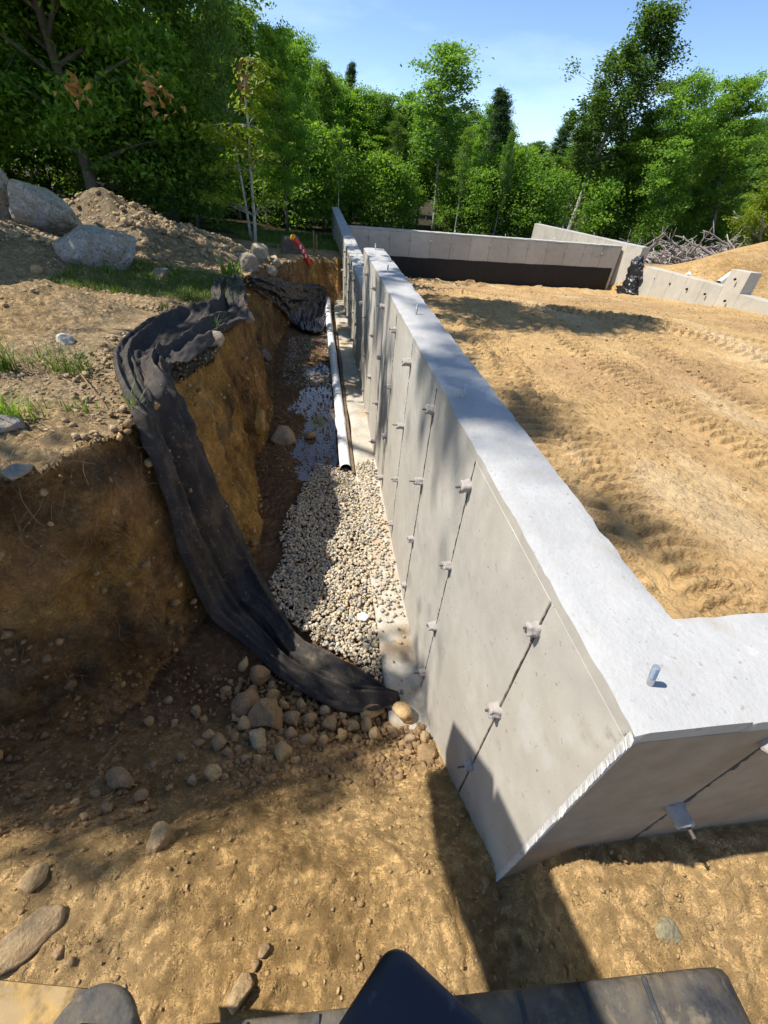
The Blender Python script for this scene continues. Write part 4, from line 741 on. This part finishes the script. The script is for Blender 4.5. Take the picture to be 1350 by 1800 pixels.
# ------------------------------------------------------------------ trees
def leaves(C_, size, up=.6, seed=0, aspect=.55, droop=.25):
    r = np.random.default_rng(seed); n = len(C_); nrm = r.normal(size=(n, 3)); nrm[:, 2] = np.abs(nrm[:, 2])+up; nrm /= np.linalg.norm(nrm, axis=1, keepdims=True)
    a = r.normal(size=(n, 3)); a -= (a*nrm).sum(1, keepdims=True)*nrm; a /= np.linalg.norm(a, axis=1, keepdims=True); b = np.cross(nrm, a)
    s = size*r.uniform(.6, 1.25, (n, 1)); 
    V = np.stack([C_-a*s*.5, C_+b*s*.5*aspect+nrm*s*.08, C_+a*s*.5-nrm*s*droop*.4, C_-b*s*.5*aspect+nrm*s*.08], 1)
    F = (np.arange(n)*4)[:, None]+np.arange(4)[None]; return V.reshape(-1, 3), F
def make_tree(H, cb, R_, n_limb, n_leaf, size, seed, kind='broad', trunk_r=.12, lean=(0, 0), clump=.32, bark='bark', leafm='leaf', taper=1.0, twist=.5):
    r = np.random.default_rng(seed); K = 12
    T_ = np.array([(lean[0]*t**1.2*H+.05*H*.3*math.sin(t*5+seed)*t, lean[1]*t*H+.02*H*math.cos(t*4+seed)*t, H*.97*t) for t in np.linspace(0, 1, K)])
    parts = [tube(T_, trunk_r*(1-np.linspace(0, 1, K)*.93)*np.where(np.arange(K) == 0, 1.35, 1), 9, True, .15)]; cen = []; wt = []
    for k in range(n_limb):
        t = cb+(1-cb)*((k+.5)/n_limb)**.9*.97; i = t*(K-1); i0 = int(i); base = T_[i0]+(T_[min(i0+1, K-1)]-T_[i0])*(i-i0)
        f = (t-cb)/(1-cb); 
        if kind == 'pine': rad = R_*(1-f)**.8*r.uniform(.65, 1.1)+.12; rise = .05-.05*f
        elif kind == 'tall': rad = R_*(.35+.75*math.sin(math.pi*min(1, f*.9+.1))**.8)*(1-.55*f)*r.uniform(.6, 1.15); rise = .75
        else: rad = R_*math.sin(math.pi*(.12+.84*f))**.6*r.uniform(.55, 1.15)*(1-.25*f*taper); rise = .35+.35*f
        a = k*2.4+r.uniform(-twist, twist); d = np.array([math.cos(a), math.sin(a), rise]); e = base+d*rad
        P = cat([base, base+d*rad*.5+np.array([0, 0, .06*rad]), e], 6); parts.append(tube(P, np.linspace(trunk_r*(1-t)*.5+.01, .006, 6), 5, False))
        m = max(2, int(4+rad*3))
        for q in range(m):
            s_ = .3+.72*(q+.5)/m; c_ = base+(e-base)*s_+r.normal(size=3)*rad*np.array([.16, .16, .10]); cen.append(c_); wt.append(.5+s_)
            if q % 2 == 0: parts.append(tube([base+(e-base)*s_*.8, c_], [.012, .004], 4, False))
    cen = np.array(cen); wt = np.array(wt)/np.sum(wt); pick = r.choice(len(cen), n_leaf, p=wt); cs = clump*(.6+.8*r.random(len(cen)))
    off = r.normal(size=(n_leaf, 3))*cs[pick][:, None]*(np.array([1, 1, .42]) if kind != 'tall' else np.array([.8, .8, .9]))
    C_ = cen[pick]+off; tone = np.clip(r.random(len(cen))[pick]*.6+r.random(n_leaf)*.5, 0, 1)
    if kind == 'pine': Vl, Fl = leaves(C_, size, .2, seed, .22, 0)
    else: Vl, Fl = leaves(C_, size, .5, seed)
    return merge(parts), (Vl, Fl, np.repeat(tone, 4)[:, None]*np.ones(3))
PROTO = {}
def proto(key, **k):
    (tv, tf), (lv, lf, lc) = make_tree(**k); PROTO[key] = [(tv, tf, M[k.get('bark', 'bark')]), (lv, lf, lc, M[k.get('leafm', 'leaf')]), None]
def plant(key, x, y, sc, rz, label, group=None, name='tree', z=None, sxy=1, tilt=(0, 0), cat_='tree'):
    z = gh(x, y)-.05 if z is None else z
    e = empty(name, (x, y, z), label, cat_, group, (tilt[0], tilt[1], rz)); e.scale = (sc*sxy, sc*sxy, sc); p = PROTO[key]
    if p[2] is None:
        a = mesh('trunk', p[0][0], p[0][1], p[0][2], e); b = mesh('crown', p[1][0], p[1][1], p[1][3], e, smooth=False, col=p[1][2]); p[2] = (a, b)
    else:
        for s in p[2]: o = s.copy(); o.name = s.name.split('.')[0]; COL.objects.link(o); o.parent = e
    return e
proto('broadA', H=9, cb=.28, R_=2.0, n_limb=34, n_leaf=24000, size=.15, seed=1, clump=.22)
proto('broadB', H=9, cb=.2, R_=2.3, n_limb=38, n_leaf=28000, size=.15, seed=2, clump=.25)
proto('broadC', H=8.5, cb=.35, R_=1.7, n_limb=30, n_leaf=20000, size=.14, seed=3, clump=.21, bark='palebark')
proto('sapl', H=9, cb=.42, R_=1.1, n_limb=22, n_leaf=5500, size=.15, seed=14, clump=.22, bark='palebark', trunk_r=.075)
proto('thin', leafm='leafmid', H=9, cb=.42, R_=1.25, n_limb=26, n_leaf=9000, size=.15, seed=4, clump=.25, bark='palebark', trunk_r=.08)
proto('pine', H=9, cb=.25, R_=1.5, n_limb=60, n_leaf=30000, size=.17, seed=5, kind='pine', clump=.16, leafm='pine')
proto('tall', leafm='leafmid', H=10, cb=.33, R_=1.6, n_limb=40, n_leaf=19000, size=.14, seed=6, kind='tall', clump=.2, bark='palebark', trunk_r=.13)
proto('sunny', H=7, cb=.1, R_=2.2, n_limb=30, n_leaf=20000, size=.15, seed=7, clump=.3, leafm='leafy')
proto('edge', H=9, cb=.10, R_=3.2, n_limb=46, n_leaf=60000, size=.135, seed=21, clump=.25)
proto('shrub', H=2.6, cb=.05, R_=1.1, n_limb=20, n_leaf=7000, size=.12, seed=8, clump=.26, trunk_r=.03)
def at_px(ub, vb, ut, vt, Yd):
    b = on(ub, vb, 'y', Yd); t = on(ut, vt, 'y', Yd); return b, t
def feature(key, ub, ut, vt, Yd, H0, label, sxy=1, rz=0, vb=400, wig=0):
    b, t = at_px(ub, vb, ut, vt, Yd); g = gh(b[0], Yd); 
    sc = (t[2]-g)/H0; tl = math.atan2(t[0]-b[0], t[2]-g)
    return plant(key, b[0], Yd, sc, rz, label, tilt=(0, tl), sxy=sxy)
feature('thin', 762, 778, 62, 21, 9, 'tall thin tree with bare pale stem and airy round crown, mid forest edge', 1.55, 1)
feature('tall', 1000, 1068, -18, 21, 10, 'tallest leaning tree with pale stem and feathery top right of centre', 1.45, 2)
feature('tall', 985, 1010, 120, 21.8, 10, 'shorter leaning tree sharing the spot with the tallest one', .8, 4)
feature('pine', 872, 882, 132, 24, 9, 'spiky dark pine standing clear of the others right of centre', 1.1, 0)
feature('pine', 935, 960, 190, 26, 9, 'lower grey green pine left of the tallest tree', 1.1, 2)
feature('broadA', 1060, 1105, 185, 20, 9, 'dark bushy tree right behind the tallest tree', .9, 3)
feature('broadB', 1165, 1215, 118, 19, 9, 'big rounded tree towards the right edge', 1.0, 0)
feature('broadA', 1270, 1320, 80, 18, 9, 'highest broad crown at the right edge', 1.05, 5)
feature('broadC', 1330, 1400, 120, 20, 8.5, 'tree half outside the right edge', 1.2, 1)
feature('sunny', 1330, 1385, 200, 14.5, 7, 'bright yellow green maple reaching in at the right edge over the brush pile', 1.0, 2)
feature('pine', 612, 618, 90, 24, 9, 'pointed dark tree top just above the long wall end', .62, 3)
feature('broadB', 660, 672, 160, 23, 9, 'lighter green rounded tree right of the pointed top', .95, 4)
feature('broadC', 715, 715, 165, 25, 8.5, 'dense tree between the rounded one and the thin pale stem', 1.1, 0)
feature('broadA', 820, 826, 175, 26, 9, 'mid green tree behind the pine gap', .9, 2)
feature('broadA', 570, 565, 105, 20, 9, 'tree just right of the dark overhanging foliage', .8, 1)
feature('broadB', 505, 500, 40, 17, 9, 'dark tree towering left of the long wall end', .8, 2)
feature('thin', 440, 430, -60, 12.5, 9, 'slim tree with a rough grey trunk near the marker post', .85, 3)
feature('tall', 870, 905, 225, 19, 10, 'slim leaning young tree with pale crooked stem', .55, 5)
def zone(u):
    for lim, t in ((430, 'behind the dirt mound at left'), (600, 'behind the red marker post'), (780, 'right of the long wall end'), (960, 'right of the thin pale stem'), (1120, 'around the tall leaning tree'), (1260, 'behind the low stepped wall')):
        if u < lim: return t
    return 'behind the brush pile at right'
for i in range(62):   # deep forest wall, left to right
    u = -60+i*24.5+random.uniform(-14, 14); Yd = random.uniform(22, 32); vt = np.interp(u, [-60, 480, 560, 640, 760, 900, 1000, 1100, 1250, 1450], [-40, 10, 110, 148, 175, 240, 248, 212, 170, 130])+random.uniform(-8, 34)
    b, t = at_px(u, 400, u, vt, Yd); g = gh(b[0], Yd); key = random.choice(['broadA', 'broadB', 'broadC', 'pine', 'broadB']); H0 = {'broadA': 9, 'broadB': 9, 'broadC': 8.5, 'pine': 9}[key]
    plant(key, b[0], Yd, (t[2]-g)/H0, random.random()*6, 'leafy tree in the back row, '+zone(u), 'back row forest trees, '+zone(u), sxy=random.uniform(.9, 1.3))
for i in range(24):   # a still farther row closes the view between the trunks
    u = -80+i*66+random.uniform(-20, 20); Yd = random.uniform(33, 38); vt = np.interp(u, [-60, 480, 560, 640, 760, 900, 1000, 1100, 1250, 1450], [0, 60, 150, 185, 215, 245, 250, 235, 205, 175])
    b, t = at_px(u, 400, u, vt, Yd); g = gh(b[0], Yd); plant('edge', b[0], Yd, (t[2]-g)/9, random.random()*6, 'dark leafy tree in the farthest row, '+zone(u), 'farthest row of forest trees, '+zone(u), sxy=1.3)
for i in range(26):
    u = 380+i*37+random.uniform(-14, 14); Yd = random.uniform(18.5, 22); b = on(u, 400, 'y', Yd)
    if b[0] < -6 or 955 < u < 1030 or 735 < u < 790: continue
    plant('shrub', b[0], Yd, random.uniform(.6, 1.15), random.random()*6, 'understorey shrub at the forest edge, '+zone(u), 'understorey shrubs, '+zone(u), name='shrub', cat_='shrub')
# saplings whose bare stems show against the dark
for i, u in enumerate((425, 470, 520, 596, 690, 800, 850, 905, 1072, 1130, 1215)):
    Yd = random.uniform(17.5, 21); b = on(u, 400, 'y', Yd); plant('sapl', b[0], Yd, random.uniform(.32, .5), random.random()*6, 'slender young tree, bare pale stem, '+zone(u), 'slender saplings, '+zone(u), tilt=(0, random.uniform(-.05, .12)), sxy=.8)
# left wood, close and dark: overhanging crowns
EL = [(-5.8, 13.4, 1.1, 'dark tree at the left with low hanging branches over the dirt mound'), (-9.8, 12.2, 1.15, 'broad dark tree behind the left boulders'), (-14.5, 12, 1.3, 'dark tree at the far left edge of the woods'), (-8.2, 14, 1.15, 'dark tree filling the gap behind the mound'), (-4.6, 15.5, .95, 'dark tree just left of the slim grey trunk'), (-12, 15.5, 1.3, 'tall dark tree deep in the left woods'), (-13, 9.0, .9, 'dark tree at the left edge behind the leftmost boulder')]
for i, (x, y, s_, lab) in enumerate(EL): plant('edge', x, y, s_, i*1.1, lab)
for i in range(16):
    x = random.uniform(-15, -3.5); y = random.uniform(13, 20); plant('shrub', x, y, random.uniform(.9, 1.6), random.random()*6, 'understorey shrub in the dark left woods, '+('behind the boulders' if x < -9 else 'behind the dirt mound' if x < -6 else 'near the glowing sapling'), 'left woods shrubs '+('behind the boulders' if x < -9 else 'behind the dirt mound' if x < -6 else 'near the glowing sapling'), name='shrub', cat_='shrub')
# bright sapling
def spray(centers, n, size, spread, seed):
    r = np.random.default_rng(seed); C_ = np.vstack([c_+r.normal(size=(n, 3))*np.array(spread) for c_ in centers]); V, F = leaves(C_, size, 1.0, seed, .6); return V, F, np.repeat(r.random(len(C_)), 4)[:, None]*np.ones(3)
SY_ = 10.2; sb = on(449, 408, 'y', SY_); sp_ = empty('sapling', (sb[0], SY_, gh(sb[0], SY_)), 'sunlit yellow green sapling glowing against the dark woods', 'sapling')
stem = [on(u, v, 'y', SY_) for (u, v) in ((450, 440), (447, 380), (441, 300), (436, 220), (430, 150), (440, 95))]
tp = [tube(cat(stem, 20), np.linspace(.035, .008, 20), 7)]; cen = []
for (u, v) in ((455, 110), (470, 125), (440, 135), (462, 150), (445, 165), (476, 170), (430, 190), (455, 200), (470, 238), (445, 240), (420, 225), (375, 232), (392, 240), (360, 222), (435, 262), (455, 270), (468, 275), (415, 250), (440, 280), (375, 345), (395, 350), (410, 355), (470, 352), (485, 357), (460, 350), (365, 350), (400, 290), (415, 300), (385, 300)):
    c_ = on(u, v, 'y', SY_+random.uniform(-.25, .25)); cen.append(c_); k = int(np.argmin([abs(s[2]-c_[2]+.12) for s in stem])); tp.append(tube([stem[k], (stem[k]+c_)/2+np.array([0, 0, .03]), c_], [.008, .006, .003], 4, False))
V, F = merge(tp); par(mesh('trunk', V, F, M['palebark']), sp_); V, F, c_ = spray(cen, 60, .10, (.15, .15, .04), 5); par(mesh('crown', V, F, M['leafy'], smooth=False, col=c_), sp_)
# overhanging near branch that also throws the dappled shade
def branch_tree(name, base, limbs, label, size, n, spread, leafm, seed, dead=()):
    e = empty(name, base, label, 'tree'); tp = []; cen = []
    for L0 in limbs:
        P = cat(L0[0], 16); tp.append(tube(P, np.linspace(L0[1], .008, 16), 6)); r = np.random.default_rng(seed+len(tp))
        for k in range(L0[2]):
            c_ = P[int(r.uniform(L0[4] if len(L0) > 4 else 4, 16))]+r.normal(size=3)*np.array(L0[3]); cen.append(c_); q = P[int(r.uniform(4, 15))]; tp.append(tube([P[int(np.argmin(((P-c_)**2).sum(1)))], c_], [.012, .004], 4, False))
    V, F = merge(tp); par(mesh('trunk', V, F, M['bark']), e); V, F, c_ = spray(cen, n, size, spread, seed); par(mesh('crown', V, F, M[leafm], smooth=False, col=c_), e)
    for (p_, k) in dead:
        C_ = p_+np.random.default_rng(k).normal(size=(16, 3))*np.array([.05, .05, .10]); V, F = leaves(C_, .11, -.6, k, .4, 1.0); par(mesh('dead_leaves', V, F, M['deadleaf'], smooth=False, col=np.random.default_rng(k).random((len(V), 3))), e)
    return e
dead = [(on(135, 165, 'y', 5.0), 1), (on(265, 170, 'y', 5.6), 2), (on(290, 180, 'y', 5.6), 3), (on(425, 135, 'y', 6.2), 4)]
def sh(px_, py_, pz_, t): return np.array([px_, py_, pz_])+SUN*t
limbs = [([(-6.0, 5.0, 1.2), (-5.0, 5.6, 2.2), (-3.6, 6.0, 2.75), (-2.3, 6.3, 2.55)], .07, 26, (.45, .5, .22)), ([(-6.0, 5.0, 1.0), (-5.2, 4.9, 1.8), (-4.2, 5.0, 2.1), (-3.3, 5.1, 1.95)], .05, 12, (.4, .45, .2)), ([(-6.0, 5.0, 1.6), (-5, 6.8, 2.6), (-3.4, 8, 3.4), (-1.9, 8.6, 3.6)], .07, 34, (.5, .6, .3)), ([(-6, 5, -.4), (-6, 5, 1), (-6.1, 5, 3), (-6.3, 5, 7)], .16, 5, (.9, .9, 1.2)),
         ([(-6.1, 5, 3.5), (-5, 5.6, 5.2), (-3.6, 6.2, 6.0), (-1.8, 6.6, 6.4)], .08, 34, (.9, .6, .3)), ([(-6.1, 5, 2.5), (-6.0, 3.6, 3.6), (-5.6, 2.2, 4.4), tuple(sh(-1.62, .74, -1.05, 7.2))], .07, 26, (.42, .17, .4), 13), ([(-6.1, 5, 4.5), tuple(sh(1.0, 6.6, -.7, 9)), tuple(sh(2.2, 6.0, -.7, 9)), tuple(sh(3.5, 5.3, -.7, 9))], .08, 40, (.55, .35, .3), 6), ([(-6.1, 5, 6), (-6.6, 4.2, 8.6), tuple(sh(.1, 3.0, 0, 13)), tuple(sh(.1, 1.4, 0, 13))], .06, 6, (.25, .5, .25), 9)]
branch_tree('tree', (-6, 5, gh(-6, 5)), limbs, 'near tree, boughs with brown dead leaves hanging into the top left', .13, 130, (.17, .17, .09), 'leaf', 77, dead)

# ------------------------------------------------------------------ the excavator the picture is taken from
exc = empty('excavator', (-.5, -1.2, -.95), 'small excavator at the bottom edge with worn rubber track and dark triangular guard', 'excavator')
zt = -.62
ta = on(225, 1768, 'z', zt); tb = on(1195, 1704, 'z', zt)
P = []; Wd = .30; La = np.array([ta[0]-.1, ta[1]-.03]); Lb = np.array([tb[0]+.0, tb[1]])
D = (Lb-La); LL = np.linalg.norm(D); D /= LL; Nn = np.array([D[1], -D[0]])     # Nn points back towards the machine
# track belt: stadium loop across the view, lugs as separate parts
V = []; F = []; ringn = 40; R0 = .19; pathp = []
for k in range(120):
    pathp.append((La+D*(LL*k/119), zt))
for k in range(1, 30):
    a = math.pi*k/30; pathp.append((Lb+D*R0*math.sin(a), zt-R0+R0*math.cos(a)))
pathp.append((Lb, zt-2*R0))
prof_ = [(0, -.06), (0, -.016), (.004, -.005), (.016, 0), (.12, .002), (Wd-.016, 0), (Wd, -.016), (Wd, -.06)]
for i, (p2, zz_) in enumerate(pathp):
    i2 = min(i+1, len(pathp)-1); i1 = max(i-1, 0); dv = np.array([*(pathp[i2][0]-pathp[i1][0]), pathp[i2][1]-pathp[i1][1]]); dv /= np.linalg.norm(dv)+1e-9
    N3 = np.array([Nn[0], Nn[1], 0]); out_ = np.cross(N3, dv)*1.; 
    if i < 120 and out_[2] < 0: out_ = -out_
    if i >= 120:
        ctr = np.array([Lb[0], Lb[1], zt-R0]); out_ = np.array([p2[0], p2[1], zz_])-ctr; out_ /= np.linalg.norm(out_)
    for (a, b) in prof_: V.append(np.array([p2[0], p2[1], zz_])+N3*a+out_*(b+.0015*float(vn(i*.5, a*40, 0, 3))))
m_ = len(prof_); n = len(pathp); idx = np.arange(n*m_).reshape(n, m_); F = np.stack([idx[:-1, :-1], idx[1:, :-1], idx[1:, 1:], idx[:-1, 1:]], -1).reshape(-1, 4)
par(mesh('rubber_track', V, F, M['rubber']), exc)
LV, LF = boxes([(-.005, .005, .004, Wd-.006, -.003, .0045)]); lug0 = None
for k in range(9):
    s_ = .05+k*LL/9; p2 = La+D*s_
    o = mesh('track_lug', LV, LF, M['rubber'], smooth=False) if lug0 is None else inst(lug0, 'track_lug'); 
    if lug0 is None: lug0 = o; bevel(o, .002, 2)
    o.location = (p2[0], p2[1], zt); ang = math.atan2(D[1], D[0]); o.rotation_euler = (0, 0, ang); o.scale = (1, -1, 1); par(o, exc)
# dark guard: rounded triangular plate with a crowned top
ap = on(692, 1648, 'z', -.08); bl = on(585, 1815, 'z', -.08); br = on(872, 1815, 'z', -.08)
ext = 1.9; bl2 = ap+(bl-ap)*ext; br2 = ap+(br-ap)*ext; corner = []
e1 = (bl-ap)/np.linalg.norm(bl-ap); e2 = (br-ap)/np.linalg.norm(br-ap); rr = .028
for k in range(13):
    t = k/12; p0 = ap+e1*rr*1.3; p2_ = ap+e2*rr*1.3; corner.append((1-t)**2*p0+2*t*(1-t)*(ap-(e1+e2)*.004)+t*t*p2_)
out2 = [bl2]+corner+[br2]; cen_ = (bl2+br2+ap)/3; V = []
rings = ((1.0, -.14), (1.0, -.016), (.985, -.005), (.955, 0), (.8, .0045), (.4, .007))
for (s_, dz) in rings:
    for p_ in out2: q = cen_+(p_-cen_)*s_; V.append((q[0], q[1], p_[2]+dz))
V.append((cen_[0], cen_[1], cen_[2]+.008)); m_ = len(out2); idx = np.arange(len(rings)*m_).reshape(len(rings), m_)
F = [(idx[i, j], idx[i, (j+1) % m_], idx[i+1, (j+1) % m_], idx[i+1, j]) for i in range(len(rings)-1) for j in range(m_)]; F3 = [(idx[-1, j], idx[-1, (j+1) % m_], len(V)-1) for j in range(m_)]
g_ = par(mesh('corner_guard', V, [np.array(F), np.array(F3)], M['navy']), exc)
V, F = tube([(ap[0]+.042, ap[1]-.10, -.30), (ap[0]+.042, ap[1]-.10, -.22)], [.045, .045], 20); par(mesh('yellow_bracket', V, F, M['ypaint']), exc)
# yellow frame corner with pivot boss
q0 = on(-40, 1718, 'z', -.42); q1_ = on(165, 1738, 'z', -.42); q2_ = on(235, 1830, 'z', -.42); q3_ = on(-40, 1900, 'z', -.42)
V = []
for dz in (-.09, -.006, 0):
    for p_ in (q0, q1_, (q1_+q2_)/2+np.array([.012, .006, 0]), q2_, q3_):
        s_ = 1 if dz < 0 else .97; cc_ = (q0+q2_+q3_+q1_)/4; q = cc_+(p_-cc_)*s_; V.append((q[0], q[1], -.42+dz))
F = [(r*5+j, r*5+(j+1) % 5, (r+1)*5+(j+1) % 5, (r+1)*5+j) for r in range(2) for j in range(5)]
par(mesh('yellow_frame', V, [np.array(F), np.array([(10, 11, 12, 13, 14)])], M['ypaint'], smooth=False), exc)
bc = on(150, 1838, 'z', -.40); V, F = tube([(bc[0], bc[1], -.43), (bc[0], bc[1], -.405), (bc[0], bc[1], -.402)], [.068, .068, .06], 36); par(mesh('pivot_boss', V, F, M['rubber']), exc)
V, F = tube([(bc[0]-.01, bc[1]-.01, -.402), (bc[0]-.01, bc[1]-.01, -.385), (bc[0]-.01, bc[1]-.01, -.383)], [.034, .034, .03], 28); par(mesh('pivot_pin', V, F, M['navy']), exc)
# boom above and left of the operator (outside the frame, its shadow falls on wall and sand)
def boomarm(pts, w_, h_, nm):
    V = []; P = [np.array(p) for p in pts]
    for i, p in enumerate(P):
        d = P[min(i+1, len(P)-1)]-P[max(i-1, 0)]; d /= np.linalg.norm(d); s = np.cross(d, [0, 0, 1.]); s /= np.linalg.norm(s); u_ = np.cross(s, d)
        for (a, b) in ((-1, -1), (1, -1), (1, 1), (-1, 1)): V.append(p+s*a*w_[i]/2+u_*b*h_[i]/2)
    F = [(i*4+j, i*4+(j+1) % 4, i*4+4+(j+1) % 4, i*4+4+j) for i in range(len(P)-1) for j in range(4)]+[(0, 3, 2, 1), tuple(len(V)-4+k for k in range(4))]
    o = mesh(nm, V, np.array(F), M['ypaint'], smooth=False); bevel(o, .01, 2); return par(o, exc)
k3 = 2.7
boomarm([sh(.1, -1.5, -.9, k3), sh(.12, -.75, -.9, k3), sh(.04, -.15, -.95, k3), sh(.0, .12, -1.02, k3)], [.2, .22, .2, .2], [.25, .28, .26, .26], 'boom')
boomarm([sh(.0, .12, -1.02, k3), sh(.0, .46, -1.25, k3)], [.22, .16], [.26, .2], 'bucket_link')
